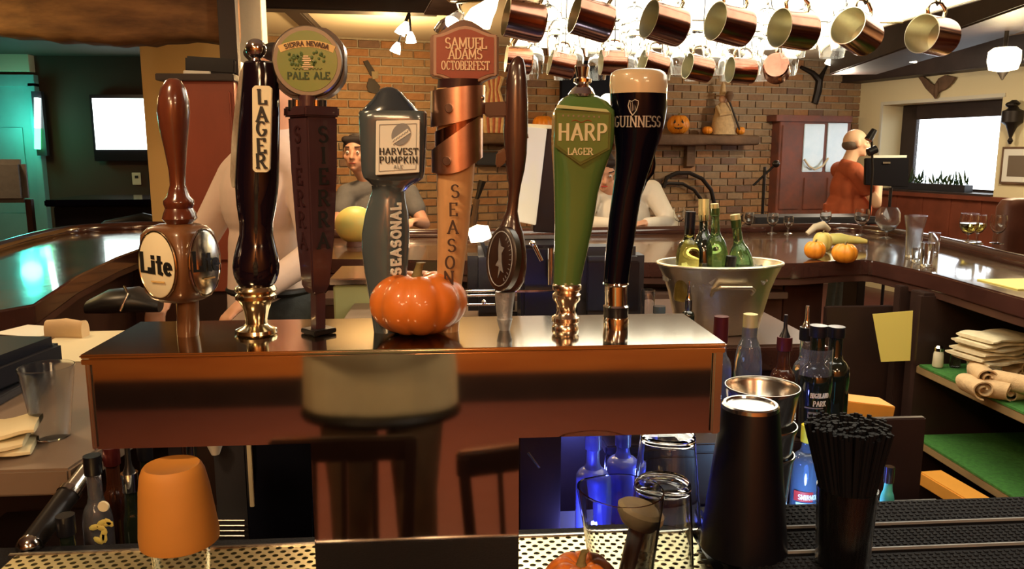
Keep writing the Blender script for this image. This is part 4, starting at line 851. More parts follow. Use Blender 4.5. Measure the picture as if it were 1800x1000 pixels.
# lipped glass with a muddler
c = P(1095, 862, .885); gh = c.z - CT
t = thing('mixing_glass', (c.x, .885, CT), 'clear lipped glass holding a round-headed wooden muddler', 'glass')
g = vessel([(.033, 0), (.036, .003), (.04, gh * .5), (.0495, gh - .002), (.049, gh)], .0022, .012, (c.x, .885, GY), 40)
for v in g.v:
    d = math.exp(-(((v.x - c.x) + .05) / .018) ** 2) * max(0, (v.z - GY) / gh - .7) / .3; v.z += .0045 * d; v.x -= .006 * d
g.obj('glass_body', 'glass', t)
t = thing('muddler', (c.x, .885, CT + .014), 'flat-headed wooden muddler leaning inside the lipped glass', 'muddler')
a, b = P(1085, 985, .9), P(1125, 915, .888)
ax = (b - a).normalized(); MB().cyl(Vector((a.x, .895, CT + .018)), b, .009, .011, 16).obj('handle', 'blued', t)
hd = MB().loft([(b - Vector((.002, 0, .004)), .022, .02, 2), (b + Vector((0, 0, .006)), .029, .026, 2), (b + Vector((.001, 0, .014)), .0295, .026, 2), (b + Vector((.002, 0, .018)), .025, .022, 2)], 28, (1, 1), (.3, -.08, 1), (1, 0, -.3)).obj('head', 'wood_mid', t)
# black bar shaker upturned over a pint
SY = 1.02
ct, cb = P(1318, 708, SY), P(1308, 975, SY); SXC = P(1312, 850, SY).x
t = thing('bar_shaker', (SXC, SY, cb.z), 'tall black vinyl-coated bar shaker upturned over a pint glass', 'shaker')
zt_ = ct.z; zb_ = P(1308, 982, SY - .03).z; H = zt_ - zb_
MB().lathe([(.0585, 0), (.060, .002), (.0595, .009), (.0395, H - .014), (.0385, H - .007)], (SXC, SY, zb_), 48).obj('coated_body', 'bshk', t)
MB().lathe([(.0385, H - .007), (.038, H - .002), (.036, H), (.0325, H), (.031, H - .003), (.001, H - .003)], (SXC, SY, zb_), 48, caps=(0, 1)).obj('steel_base', 'tin', t)
pint((SXC, SY, GY + .02), 'clear pint glass under the upturned black shaker', .1, .03, .042)
# steel tins nested behind the black shaker
for k, (py, lab) in enumerate(((676, 'topmost open steel shaker tin nested behind the black shaker'), (742, 'middle steel shaker tin in the nest behind the black shaker'), (792, 'lowest steel shaker tin in the nest behind the black shaker'))):
    c = P(1338, py, 1.16); Rr = .057 - .004 * k; zt_ = c.z; zb_ = zt_ - .14 if k == 2 else zt_ - .13
    tt = vessel([(.033, 0), (.035, .003), (Rr - .002, zt_ - zb_ - .008), (Rr, zt_ - zb_ - .003), (Rr - .0006, zt_ - zb_)], .0014 if k else .0014, .004, (c.x, 1.155, zb_), 44)
    tag(tt.obj('shaker_tin', 'tin'), lab, 'shaker')
# orange cup over a pint
ct, cb = P(318, 820, .952), P(319, 980, .952)
t = thing('silicone_cup', (cb.x, .952, cb.z), 'matte orange silicone cup upturned over a pint glass', 'cup')
zt_, zb_ = P(318, 817, .95).z, P(318, 980, .91).z; H = zt_ - zb_
sil = MB().lathe([(.043, 0), (.0465, .002), (.047, .012), (.041, H - .03), (.0375, H - .010), (.0345, H - .003), (.032, H), (.028, H - .001), (.026, H - .0025), (.001, H - .0025)], (cb.x, .952, zb_), 48)
for v in sil.v: v.x += (v.z - zb_) * -.035
sil.obj('cup_body', 'ocup', t)
pint((cb.x, .952, GY + .014), 'clear pint glass under the upturned orange cup', .1, .03, .036)
# straw holder
c0, c1 = P(1492, 856, .96), P(1485, 1000, .96)
t = thing('straw_glass', (c0.x, .96, CT), 'clear tumbler packed with black straws', 'glass')
gh = c0.z - CT - .018
vessel([(.032, 0), (.034, .003), (.036, gh * .5), (.0385, gh)], .0022, .01, (c0.x - .002, .96, GY + .018), 40).obj('tumbler', 'glassf', t)
ns = 0
for k in range(330):
    a = rnd(0, 6.283); rr = math.sqrt(rnd(0, 1)); a0 = Vector((c0.x - .002 + rr * .026 * math.cos(a), .96 + rr * .026 * math.sin(a), GY + .03)); L = rnd(.218, .228)
    b0 = Vector((c0.x - .006 + rr * .055 * math.cos(a), .96 + rr * .05 * math.sin(a), CT + L)); mid = Vector((c0.x - .002 + rr * .034 * math.cos(a), .96 + rr * .034 * math.sin(a), c0.z))
    if k < 60: o = MB().tube([a0, mid, b0], .0031, 6).obj('straw', 'straw'); o['group'] = 'black straws in the tumbler'; tag(o, 'thin black drinking straw standing packed in the clear tumbler', 'straw')
    else:
        if k == 60: rest_s = MB()
        rest_s.tube([a0, mid, b0], .0031, 6)
o = rest_s.obj('packed_straws', 'straw'); tag(o, 'dense bundle of thin black straws filling the clear tumbler', 'straws', kind='stuff')
# ---- lower bottle well on the right with blue led light
WELL = .80
t = thing('bottle_well', (.55, 1.5, 0), 'dark bottle well behind the drip tray with a blue lit step', 'bottle rack')
box('floor_panel', (.5, 1.5, WELL - .2), (1.1, .62, .02), 'cabw', t); box('step', (.5, 1.43, WELL - .0105), (1.1, .28, .02), 'bbox', t); box('upper_step', (.62, 1.71, .9195), (.6, .23, .02), 'cabw', t); box('riser', (.62, 1.6, .85), (.6, .012, .12), 'cabw', t)
box('led_strip', (.5, 1.30, WELL - .004), (1.0, .012, .006), 'led', t, 0); box('back_panel', (.56, 1.84, .68), (1.24, .02, .42), 'cabw', t)
box('side_panel', (-.03, 1.5, .7), (.02, .66, .6), 'cabw', t)
box('white_tray', (.3, 1.66, .963), (.36, .1, .012), 'white', t, .004)
point('led_light', (.22, 1.34, .86), 1.6, (.16, .2, 1), .02); point('led_light', (.31, 1.62, .86), 3.0, (.14, .18, 1), .02); point('led_light', (.66, 1.38, .85), 1.1, (.35, .6, 1), .02)
def at_xy(px, py, Y): p = P(px, py, Y); return p
def blt(name, pxc, pyt, pyb, wpx, Y, label, m, **k):
    zb = k.pop('zb', None); a, b = P(pxc, pyt, Y), P(pxc, pyb, Y); sc_ = Y / 1400 * 1.02; b.z = zb if zb else b.z
    return bottle(name, (b.x, Y, b.z), a.z - b.z, wpx / 2 * sc_, label, m, **k)
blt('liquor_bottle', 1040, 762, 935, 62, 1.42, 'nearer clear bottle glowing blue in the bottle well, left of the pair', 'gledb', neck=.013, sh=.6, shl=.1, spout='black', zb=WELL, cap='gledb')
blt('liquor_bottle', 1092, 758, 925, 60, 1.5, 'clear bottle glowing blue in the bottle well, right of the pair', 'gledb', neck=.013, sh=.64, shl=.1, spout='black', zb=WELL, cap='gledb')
t = blt('liquor_bottle', 1412, 747, 908, 54, 1.5, 'gin-shaped clear bottle with a yellow cap and red banded label', 'gblue', neck=.0125, sh=.6, shl=.12, zb=WELL, cap='yel', caph=.035)
c = P(1412, 866, 1.5); rB = 27 * 1.5 / 1400 * 1.02
def wrap(t, c, r, z0, z1, a0, a1, m, name='label', Y=None):
    mb = MB(); n = 14
    for k in range(n + 1):
        a = R(a0 + (a1 - a0) * k / n)
        for z in (z0, z1):
            for q in (1.004, 1.02): mb.v.append(Vector((c[0] + r * q * math.sin(a), c[1] - r * q * math.cos(a), z)))
    for k in range(n):
        b = k * 4
        for i, j in ((0, 1), (1, 3), (3, 2), (2, 0)): mb.f.append((b + i, b + j, b + 4 + j, b + 4 + i))
    mb.f += [(0, 2, 3, 1), (n * 4, n * 4 + 1, n * 4 + 3, n * 4 + 2)]
    return mb.obj(name, m, t)
def wrap_text(t, c, r, zb_, txt, h, m, **k):
    fn = lambda u, v: (Vector((c[0] + r * math.sin(u / r), c[1] - r * math.cos(u / r), zb_ + v)), Vector((math.cos(u / r), math.sin(u / r), 0)), Vector((0, 0, 1)), Vector((math.sin(u / r), -math.cos(u / r), 0)))
    return text_mb(txt, fn, h, **k).obj('lettering', m, t)
zz = lambda py, Y: P(1412, py, Y).z
wrap(t, (c.x, 1.5), rB, zz(872, 1.5), zz(855, 1.5), -62, 70, 'red', 'red_band'); wrap(t, (c.x, 1.5), rB, zz(906, 1.5), zz(874, 1.5), -52, 58, 'bluel')
wrap_text(t, (c.x, 1.5), rB * 1.03, zz(868, 1.5), 'SMIRNOFF', .010, 'wink', wt=.18, squash=.72, serif=False, track=.08, thick=.0005)
blt('liquor_bottle', 1557, 820, 905, 26, 1.3, 'slim bottle with teal frosted label half hidden behind the straws', 'gteal', neck=.007, zb=WELL, cap='chrome')
# bottles standing behind the shakers
t = blt('wine_bottle', 1312, 552, 700, 50, 1.75, 'clear wine bottle with gold foil neck standing behind the steel tins', 'gclear', neck=.0155, sh=.45, shl=.32, zb=.93, cap='cork', caph=.075, capr=.0165)
blt('liquor_bottle', 1261, 556, 720, 44, 1.72, 'bottle with a dark maroon cap at the right end of the tower', 'gclear', neck=.014, sh=.5, zb=.93, cap='foil', caph=.06, capr=.0165)
blt('liquor_bottle', 1207, 527, 620, 24, 1.98, 'small dark bottle with steel pourer behind the tower corner', 'gdark', neck=.008, zb=1.056, cap='chrome', spout='chrome')
blt('liquor_bottle', 1371, 592, 740, 46, 1.68, 'dark red bottle with black pourer between wine bottle and black labelled bottle', 'gbrown', neck=.014, sh=.52, zb=.93, cap='foil', caph=.03, spout='black')
blt('liquor_bottle', 1407, 575, 740, 40, 1.74, 'clear bottle with steel pourer behind the black labelled bottle', 'gclear', neck=.012, sh=.5, zb=.93, cap='black', caph=.03, spout='chrome')
t = blt('whisky_bottle', 1428, 572, 745, 60, 1.62, 'black bottle with silver printed label and clear shoulder', 'gdark', neck=.0155, sh=.5, shl=.16, zb=.93, cap='black', caph=.024)
c = P(1428, 700, 1.62); rw = 30 * 1.62 / 1400 * 1.02
wrap(t, (c.x, 1.62), rw, P(1428, 656, 1.62).z, P(1428, 610, 1.62).z, -80, 80, 'gclear', 'clear_shoulder')
wrap_text(t, (c.x, 1.62), rw * 1.02, P(1428, 691, 1.62).z, 'HIGHLAND', .0095, 'wink', wt=.2, squash=.62, serif=True, thick=.0006); wrap_text(t, (c.x, 1.62), rw * 1.02, P(1428, 705, 1.62).z, 'PARK', .0105, 'wink', wt=.2, squash=.8, serif=True, thick=.0006)
wrap(t, (c.x, 1.62), rw, P(1428, 732, 1.62).z, P(1428, 716, 1.62).z, -38, 30, 'greyink', 'lower_label'); wrap(t, (c.x, 1.62), rw, P(1428, 710, 1.62).z, P(1428, 708, 1.62).z, -50, 45, 'greyink', 'label_line')
t = blt('whisky_bottle', 1459, 574, 748, 56, 1.68, 'plain black bottle standing at the right of the black labelled bottle', 'gdark', neck=.0155, sh=.52, shl=.16, zb=.93, cap='black', caph=.024)
# shelf boards in the well and orange box
box_ = box
t = thing('orange_box', (P(1525, 722, 1.95).x, 1.95, .95), 'flat orange carton lying behind the straws', 'box')
c = P(1522, 720, 1.95); box('carton', (c.x, 1.97, c.z - .0), (.135, .08, .045), 'orangeb', t, .002, Matrix.Rotation(R(8), 3, 'Y')); box('dark_edge', (c.x - .01, 1.925, c.z - .025), (.12, .006, .012), 'black', t, 0)
c = Z(1660, 870, .44); tag(MB().bar(Vector((1.72, 2.62, .38)), Vector((1.78, 1.95, .38)), .09, .05).obj('orange_plank', 'orangeb', bevel=.004), 'orange-tan wooden plank lying under the lower green shelf', 'plank')
# ---- bucket with wine
cb = Z(1256, 578, 1.056); ctp = P(1265, 478, 2.1); bx, by = cb.x, 2.12
zt_ = P(1265, 462, 2.12).z; BZ = 1.0555; H = zt_ - BZ
t = thing('ice_bucket', (bx, by, BZ), 'large oval hammered metal ice bucket with a bail handle, full of wine bottles', 'bucket')
prof = [(.62, 0), (.66, .004), (.69, .12), (.75, .35), (.82, .6), (.9, .8), (.97, .93), (1.0, 1.0)]
RX, RY = .172, .118
secs = [(Vector((bx, by, BZ + z * H if z > .01 else BZ + z)), RX * r_ * 1.0, RY * r_, 2) for r_, z in prof] + [(Vector((bx, by, BZ + z * H + (0 if z < 1 else -.001))), RX * r_ - .005, RY * r_ - .005, 2) for r_, z in reversed(prof[2:])]
MB().loft(secs, 56).obj('bucket_body', 'bucket', t)
MB().tube([(bx + RX * math.cos(a), by + RY * math.sin(a), zt_) for a in [2 * math.pi * k / 56 for k in range(56)]], .0045, 8, True).obj('rim', 'bucket', t)
MB().tube([(bx + RX * .63 * math.cos(a), by + RY * .63 * math.sin(a), BZ + .004) for a in [2 * math.pi * k / 48 for k in range(48)]], .003, 8, True).obj('foot_ring', 'brass', t)
hx0, hx1 = P(1258, 510, 2.0), P(1330, 510, 2.0)
MB().tube([Vector((hx0.x, 2.035, hx0.z - .022)), Vector((hx0.x, 2.018, hx0.z - .004)), Vector((hx0.x + .014, 2.0, hx0.z + .006)), Vector((hx1.x - .014, 2.0, hx1.z + .006)), Vector((hx1.x, 2.018, hx1.z - .004)), Vector((hx1.x, 2.04, hx1.z - .02))], .0055, 10).obj('handle', 'bucket', t)
ic = MB()
for k in range(70):
    a = rnd(0, 6.28); rr = math.sqrt(rnd(0, .9)); ic.box((bx + RX * .9 * rr * math.cos(a), by + RY * .85 * rr * math.sin(a), zt_ - .035 + rnd(-.01, .012)), (.024, .024, .024), Matrix.Rotation(rnd(0, 3), 3, Vector((rnd(-1, 1), rnd(-1, 1), 1)).normalized()))
tag(ic.obj('ice_cubes', 'ice'), 'loose ice cubes filling the metal bucket', 'ice', kind='stuff')
def wb_(pxc, pyt, Y, w_, label, m, tilt, L=.25, **k):
    top = P(pxc, pyt, Y); ax = Vector(tilt).normalized(); b0 = top - ax * L
    return bottle('wine_bottle', tuple(b0), L, w_, label, m, tilt=tilt, **k)
wb_(1214, 358 + 14, 2.08, .031, 'yellowish wine bottle with black foil neck, leftmost in the bucket', 'gyel', (.03, 0, 1), neck=.0125, sh=.5, shl=.2, cap='black', caph=.06, capr=.014, L=.24)
wb_(1237, 350, 2.14, .03, 'dark wine bottle with pale foil top, behind in the bucket', 'gdark', (.0, .1, 1), neck=.0125, sh=.45, shl=.22, cap='cork', caph=.06, capr=.014, L=.28)
wb_(1256, 358, 2.1, .031, 'blue-black wine bottle with a cork stopper in the middle of the bucket', 'ggreen', (-.08, 0, 1), neck=.012, sh=.42, shl=.25, cap='cork', caph=.03, capr=.011, cork=True, L=.26)
wb_(1292, 377, 2.1, .034, 'leaning green wine bottle with rounded pale stopper, rightmost in the bucket', 'ggreen', (-.16, .03, 1), neck=.0125, sh=.38, shl=.3, cap='cork', caph=.035, capr=.0135, cork=True, L=.25)
wb_(1286, 450, 2.06, .022, 'short bottle neck with a black cap poking from the bucket ice', 'gyel', (.06, -.06, 1), neck=.01, sh=.3, cap='black', caph=.04, capr=.014, L=.11)
# ---- till and gear on the island behind the taps
IZ = 1.056
t = thing('till_monitor', (P(930, 430, 2.35).x, 2.35, IZ), 'tilted till monitor with a pale back panel beside the green tap handle', 'monitor')
A = [P(x, y, 2.35) for x, y in ((921, 218), (985, 224), (975, 300), (945, 412), (898, 388), (905, 300))]
MB().prism([P(x, y, 2.33) for x, y in ((920, 222), (962, 226), (942, 396), (893, 386))], (0, .02, 0)).obj('display_panel', 'screen2', t, .002)
MB().prism([P(x, y, 2.345) for x, y in ((963, 222), (992, 222), (978, 410), (936, 408))], (0, .07, 0)).obj('housing', 'black', t, .004)
MB().prism([P(x, y, 2.34) for x, y in ((921, 217), (990, 221), (990, 227), (920, 225))], (0, .03, 0)).obj('top_edge', 'cream', t, .001)
c = P(950, 418, 2.4); box('stand', (c.x, 2.42, (c.z + IZ) / 2), (.12, .12, c.z - IZ), 'black', t, .01); box('foot', (c.x, 2.4, IZ + .012), (.2, .18, .02), 'black', t, .006)
t = thing('speaker', (P(1060, 480, 2.2).x, 2.2, IZ), 'dark grey rounded machine between the green and black tap handles', 'machine')
a_, b_ = P(1018, 435, 2.15), P(1132, 560, 2.15); box('body', ((a_.x + b_.x) / 2, 2.2, (a_.z + IZ) / 2), (b_.x - a_.x, .12, a_.z - IZ), 'bbox', t, .025, None); box('front_panel', ((a_.x + b_.x) / 2, 2.136, (a_.z + IZ) / 2 + .01), ((b_.x - a_.x) * .78, .008, (a_.z - IZ) * .6), 'black', t, .003)
t.name = 'bar_machine'
t = thing('espresso_machine', (P(930, 500, 2.15).x, 2.15, IZ), 'low black machine with chrome taps behind the shark-shaped handle', 'machine')
a_, b_ = P(915, 430, 2.15), P(1000, 556, 2.15); box('body', ((a_.x + b_.x) / 2, 2.2, (a_.z + IZ) / 2), (b_.x - a_.x, .14, a_.z - IZ), 'black', t, .01)
box('drip_rail', ((a_.x + b_.x) / 2, 2.12, P(930, 511, 2.12).z), (b_.x - a_.x + .04, .02, .006), 'chrome', t, .001)
MB().cyl(P(938, 430, 2.1), P(952, 458, 2.1), .006).obj('tap', 'chrome', t); MB().cyl(P(968, 436, 2.1), P(968, 500, 2.1), .009).obj('tap', 'chrome', t); MB().ball(P(936, 428, 2.1), .009, 10, 8).obj('knob', 'chrome', t)
t = thing('drinks_rail', (P(860, 540, 2.1).x, 2.1, IZ), 'black metal rack with chrome rails beside the pumpkin', 'rack')
for py in (512, 520, 536): MB().cyl(P(816, py, 2.1), P(870, py - 1, 2.1), .003).obj('rail', 'chrome', t)
a_, b_ = P(822, 432, 2.3), P(905, 556, 2.3); box('cabinet', ((a_.x + b_.x) / 2, 2.34, (a_.z + IZ) / 2), (b_.x - a_.x, .14, a_.z - IZ), 'black', t, .03)
MB().ball(P(851, 531, 2.08), .007, 10, 8).obj('knob', 'chrome', t)
t = thing('desk_lamp', (P(840, 470, 2.25).x, 2.25, IZ), 'small bright lamp glowing on the island beside the shark-shaped handle', 'lamp')
c = P(843, 410, 2.25); MB().loft([(c + Vector((-.03, 0, -.008)), .014, .02, 2), (c, .024, .026, 2), (c + Vector((.03, 0, .004)), .012, .018, 2)], 16, (1, 1), (1, 0, .3)).obj('shade', 'shade', t)
MB().tube([c + Vector((.0, .01, -.01)), c + Vector((.02, .03, -.06)), Vector((c.x + .02, 2.3, IZ + .1))], .006, 8).obj('arm', 'darkm', t)
point('desk_lamp_light', c + Vector((0, -.06, -.03)), .8, WARM2, .02)
# small things between the taps and the bucket
for px, py0, py1, w_, Y, lab, m in ((1137, 462, 555, 28, 2.0, 'clear tumbler with pale drink left of the ice bucket', 'glassf'), (1112, 515, 572, 26, 1.75, 'short clear glass right of the black pint-shaped handle', 'glass')):
    a_, b_ = P(px, py0, Y), P(px, py1, Y); h = a_.z - max(b_.z, IZ); pint((b_.x, Y, IZ), lab, h, w_ * .42 * Y / 1400, w_ / 2 * Y / 1400, name='tumbler')
# black spouted jar
blt('jar', 1158, 538, 578, 22, 1.98, 'small jar with a blue-grey lid beside the foot of the bucket', 'glassf', neck=.014, sh=.6, shl=.1, zb=1.056, cap='slate', caph=.018, capr=.016)
# ---- left side: cup, napkins, paper roll, dark board, leather case
WZ = 1.0455
c = Z(93, 768, WZ); a_ = P(93, 643, c.y)
t = tag(vessel([(.026, 0), (.028, .002), (.0445, a_.z - WZ - .006), (.046, a_.z - WZ - .003), (.0455, a_.z - WZ)], .0012, .003, (c.x, c.y, WZ), 36).obj('plastic_cup', 'plast'), 'clear plastic cup standing beside the left end of the tower', 'cup')
def cloth_pile(name, loc, n, sx_, sy_, dz, label, cat, m, rz=0, jit=.01):
    c = Vector(loc); mb = MB()
    t = thing(name, tuple(c), label, cat)
    for k in range(n):
        L = MB(); cx_, cy_ = c.x + rnd(-jit, jit), c.y + rnd(-jit, jit); secs = []
        N_ = 14
        for i in range(N_ + 1):
            u = -1 + 2 * i / N_; z = c.z + dz * (k + .5) + .003 * math.sin(u * 4 + k * 2); hh = dz * .5 * (1 - .25 * abs(u) ** 4)
            off = Matrix.Rotation(rz, 3, 'Z') @ Vector((u * sx_ / 2, .004 * math.sin(u * 7 + k), 0)); secs.append((Vector((cx_, cy_, z)) + off, hh, sy_ / 2 * (1 + .04 * math.sin(u * 5 + k)), 3.2))
        L.loft(secs, 16, (1, 1), Matrix.Rotation(rz, 3, 'Z') @ Vector((1, 0, 0)), (0, 0, 1)).obj('folded_layer', m, t)
    return t
c = Z(40, 785, WZ); cloth_pile('napkin_stack', (c.x - .055, 1.34, WZ), 3, .16, .1, .016, 'cream folded napkins on the pale work counter beside the plastic cup', 'napkins', 'napkin', R(18))
c = P(100, 765, 1.3)
t = thing('paper_bag', Z(118, 590, WZ), 'rolled brown paper bag lying on the pale counter left of the tower', 'bag'); c = Z(118, 592, WZ)
MB().loft([(c + Vector((-.05, 0, .018)), .017, .03, 2.4), (c + Vector((0, 0, .02)), .02, .032, 2.4), (c + Vector((.045, -.01, .018)), .019, .028, 2.2)], 18, (1, 1), (1, -.1, 0)).obj('bag_body', 'paper', t)
MB().loft([(c + Vector((.045, -.01, .018)), .0195, .029, 2.2), (c + Vector((.055, -.011, .018)), .0205, .03, 2.2)], 18, (1, 1), (1, -.1, 0)).obj('bag_mouth', 'paper', t)
t = thing('leather_folder', Z(40, 620, 1.1), 'thick dark leather folder lying near the left edge of the counter', 'folder'); c = P(5, 612, 1.62)
MB().box((c.x - .14, 1.7, 1.095), (.26, .34, .08), Matrix.Rotation(R(-8), 3, 'Z')).obj('cover', 'navy', t, .02); MB().box((c.x - .13, 1.68, 1.055), (.24, .32, .018)).obj('pages', 'bbox', t, .003)
# papers
for k, (px, py, w_, d_, rz_, lab) in enumerate(((300, 572, .5, .34, 4, 'big pale yellow sheet lying on the work counter behind the tower end'), (190, 525, .16, .12, -20, 'pale blue-grey leaflet on the counter by the left bar end'))):
    c = Z(px, py, WZ); 
    c.y = min(c.y, 2.12) if k == 0 else min(c.y, 2.3); tag(MB().box((c.x, c.y, WZ + .001), (w_, d_, .002), Matrix.Rotation(R(rz_), 3, 'Z')).obj('paper_sheet', 'cream' if k == 0 else 'whitel'), lab, 'paper')
# keyboard-like dark tray and sunglasses shapes near the left bar
t = thing('black_bag', Z(190, 548, 1.05), 'black shoulder bag with a chrome buckle on the work counter', 'bag'); c = Z(215, 548, WZ)
MB().loft([(c + Vector((-.1, 0, .02)), .02, .06, 2.5), (c + Vector((-.04, 0, .035)), .035, .08, 2.5), (c + Vector((.05, 0, .04)), .038, .08, 2.5), (c + Vector((.12, 0, .02)), .02, .05, 2.5)], 20, (1, 1), (1, .15, 0), (0, 0, 1)).obj('bag_body', 'leather', t)
MB().tube([c + Vector((.03, -.09, .02)), c + Vector((.05, -.07, .07)), c + Vector((.02, -.02, .085))], .004, 8).obj('buckle', 'chrome', t)
# ---- low left well: steel tube rail, bottles, crate, dark bin
t = thing('steel_rail', P(110, 870, 1.2), 'thick jointed steel tube rail sloping under the left counter', 'rail')
pa, pb = P(168, 805, 1.3), P(52, 960, 1.14); mid = pa.lerp(pb, .42)
MB().cyl(pa, mid, .0125, .014, 20).obj('tube', 'tin', t); MB().cyl(mid, pb, .017, .017, 20).obj('tube', 'darkm', t); MB().cyl(mid.lerp(pa, .05), mid.lerp(pb, .05), .0185, n=20).obj('joint', 'steel', t); MB().ball(pb, .0185, 14, 10).obj('end_cap', 'steel', t)
LW = [(122, 905, 985, 36, 1.16, 'small black bottle with a cream label low at the left', 'gdark', 'black', 'cream', False), (178, 800, 980, 50, 1.22, 'clear liqueur bottle with a gold medallion, low left well', 'gclear', 'black', None, False), (212, 785, 985, 42, 1.3, 'tall dark bottle with maroon neck foil in the left well', 'gbrown', 'foil', None, False), (240, 830, 985, 34, 1.24, 'dark bottle with a yellow label beside the orange cup', 'gdark', 'chrome', 'yelp', True), (268, 778, 960, 40, 1.4, 'black bottle at the back of the left well above the orange cup', 'gdark', 'black', None, False), (345, 775, 960, 38, 1.42, 'black bottle right of the orange cup in the left well', 'gdark', 'chrome', None, True)]
for px, y0, y1, w_, Y, lab, m, cp_, lb, sp_ in LW:
    t = blt('liquor_bottle', px, y0, y1, w_, Y, lab, m, neck=.011, sh=.55, shl=.15, zb=.83, cap=cp_, lab=lb, spout=sp_, caph=.03, labz=(.08, .5) if px == 122 else (.2, .45))
    if px == 178:
        c = P(181, 891, Y - w_ / 2 * Y / 1400 - .002); MB().loft([(c + Vector((0, .003, 0)), .0088, .0088, 2), (c, .008, .008, 2)], 20, (1, 1), (0, -1, 0)).obj('medallion', 'cream', t)
        lf = MB()
        for k in range(9): p = P(170 + rnd(-8, 26), 930 + rnd(-12, 22), Y - .026); lf.loft([(p, .005, .009, 2), (p + Vector((0, -.001, 0)), .003, .006, 2)], 8, (1, 1), (0, -1, 0), (math.cos(k), 0, math.sin(k)))
        lf.obj('leaf_print', 'gourd', t)
t = thing('glass_rack_crate', P(400, 950, 1.35), 'dark crate holding a white rimmed container under the tower', 'crate'); t.name = 'storage_crate'
a_, b_ = P(370, 780, 1.4), P(440, 965, 1.4); box('crate_body', ((a_.x + b_.x) / 2, 1.46, (a_.z + b_.z) / 2), (b_.x - a_.x, .1, a_.z - b_.z), 'bbox', t, .004)
for k in range(5): MB().cyl(P(374, 915 + k * 9, 1.395), P(430, 915 + k * 9, 1.395), .0018, n=8).obj('wire', 'tin', t)
box('white_edge', (P(441, 830, 1.4).x, 1.4, P(441, 830, 1.4).z), (.008, .01, .13), 'cream', t, .001); c = P(378, 785, 1.38); MB().lathe([(.007, -.014), (.016, .01)], c, 20).obj('funnel', 'white', t)
t = thing('waste_bin', P(490, 960, 1.5), 'black tapering waste bin in the shadow left of the tower column', 'bin')
a_, b_, c_, d_ = P(446, 760, 1.4), P(560, 760, 1.4), P(560, 975, 1.4), P(425, 975, 1.4)
MB().prism([a_, b_, c_, d_], (0, .2, 0)).obj('bin_body', 'navy', t, .012); box('bin_rim', ((a_.x + b_.x) / 2, 1.5, a_.z + .005), (b_.x - a_.x + .01, .22, .012), 'black', t, .003)
t = thing('well_floor', (-.3, 1.4, .8), 'dark speed rail shelf holding the bottles behind the left tray', 'shelf'); t.name = 'speed_rail'
box('shelf', (-.56, 1.37, .825), (.7, .44, .008), 'cabw', t); box('back_panel', (-.3, 1.62, .72), (.5, .02, .5), 'cabw', t)
# dark cabinet face right of the column
t = thing('ice_well', P(950, 850, 1.3), 'dark ice well panel with a bright steel edge behind the drip tray', 'ice well')
a_, b_ = P(912, 765, 1.35), P(985, 935, 1.35); box('side_panel', ((a_.x + b_.x) / 2, 1.36, (a_.z + b_.z) / 2), (b_.x - a_.x, .02, a_.z - b_.z), 'cabw', t)
MB().cyl(P(928, 795, 1.34), P(948, 822, 1.34), .0025, n=8).obj('steel_edge', 'tin', t)
# yellow note on the shelf post
c = P(1570, 590, 2.96); tag(MB().prism([P(1534, 552, 2.95), P(1605, 546, 2.95), P(1600, 634, 2.95), P(1549, 636, 2.95)], (0, .002, 0)).obj('paper_note', 'yelp'), 'yellow paper note pinned to the shelf post under the right bar', 'paper')
# towels, bowls, shakers on the upper green shelf
SZ = .7275
c = Z(1718, 672, SZ); t = thing('stacking_bowl', (c.x + .02, c.y, SZ), 'small white tub under the folded towels on the green shelf', 'tub')
MB().lathe([(.045, 0), (.05, .004), (.056, .07), (.06, .075), (.056, .078)], (c.x + .02, c.y, SZ), 28).obj('tub_body', 'white', t)
cloth_pile('towel_stack', (c.x + .04, c.y, SZ + .079), 6, .2, .16, .017, 'stack of cream bar towels folded on the green shelf', 'towels', 'towel', R(12), .012)
for k, (px, py, lab) in enumerate(((1735, 692, 'loosely rolled tan towel nearest the stack on the green shelf'), (1775, 700, 'crumpled tan towel at the right edge of the green shelf'), (1790, 668, 'bunched pale tan towel behind the crumpled one on the green shelf'))):
    c = Z(px, py, SZ); t = thing('rolled_towel', (c.x, c.y, SZ), lab, 'towel')
    for j in range(3):
        a = rnd(-.5, .6) + 1.4 * (j == 2); d = Vector((math.sin(a), -math.cos(a), .05)).normalized(); p = c + Vector(((j - 1) * .052, rnd(-.02, .03), .034 + .03 * (j == 1))); u = Vector((0, 0, 1)).cross(d).normalized(); v = d.cross(u)
        L = rnd(.055, .075); mb = MB(); N_ = 46
        for i in range(N_ + 1):
            th = i / N_ * 5.6 * math.pi / 1.6; r = .007 + .0024 * th * (1 + .06 * math.sin(th * 3 + j)); 
            for q in (-.0022, .0022):
                for e in (-1, 1): mb.v.append(p + (u * math.cos(th) * 1.15 + v * math.sin(th)) * (r + q) + d * L * e * (1 - .06 * math.sin(th * 2)))
        for i in range(N_):
            b_ = i * 4
            for x_, y_ in ((0, 1), (1, 3), (3, 2), (2, 0)): mb.f.append((b_ + x_, b_ + y_, b_ + 4 + y_, b_ + 4 + x_))
        mb.f += [(0, 2, 3, 1), (N_ * 4, N_ * 4 + 1, N_ * 4 + 3, N_ * 4 + 2)]
        mb.obj('cloth_roll', 'towel2', t)
for px, lab, m in ((1636, 'small glass salt shaker with pale filling at the shelf end', 'wht'), (1666, 'small pepper shaker with dark lid next to the salt', 'glassf')):
    c = Z(px, 642, SZ); t = thing('spice_shaker', (c.x + .015, c.y - .02, SZ), lab, 'shaker')
    MB().lathe([(.018, 0), (.02, .004), (.018, .05), (.015, .062)], (c.x + .015, c.y - .02, SZ), 18).obj('glass_body', m, t); MB().lathe([(.016, .062), (.017, .075), (.01, .084)], (c.x + .015, c.y - .02, SZ), 18).obj('lid', 'chrome', t)
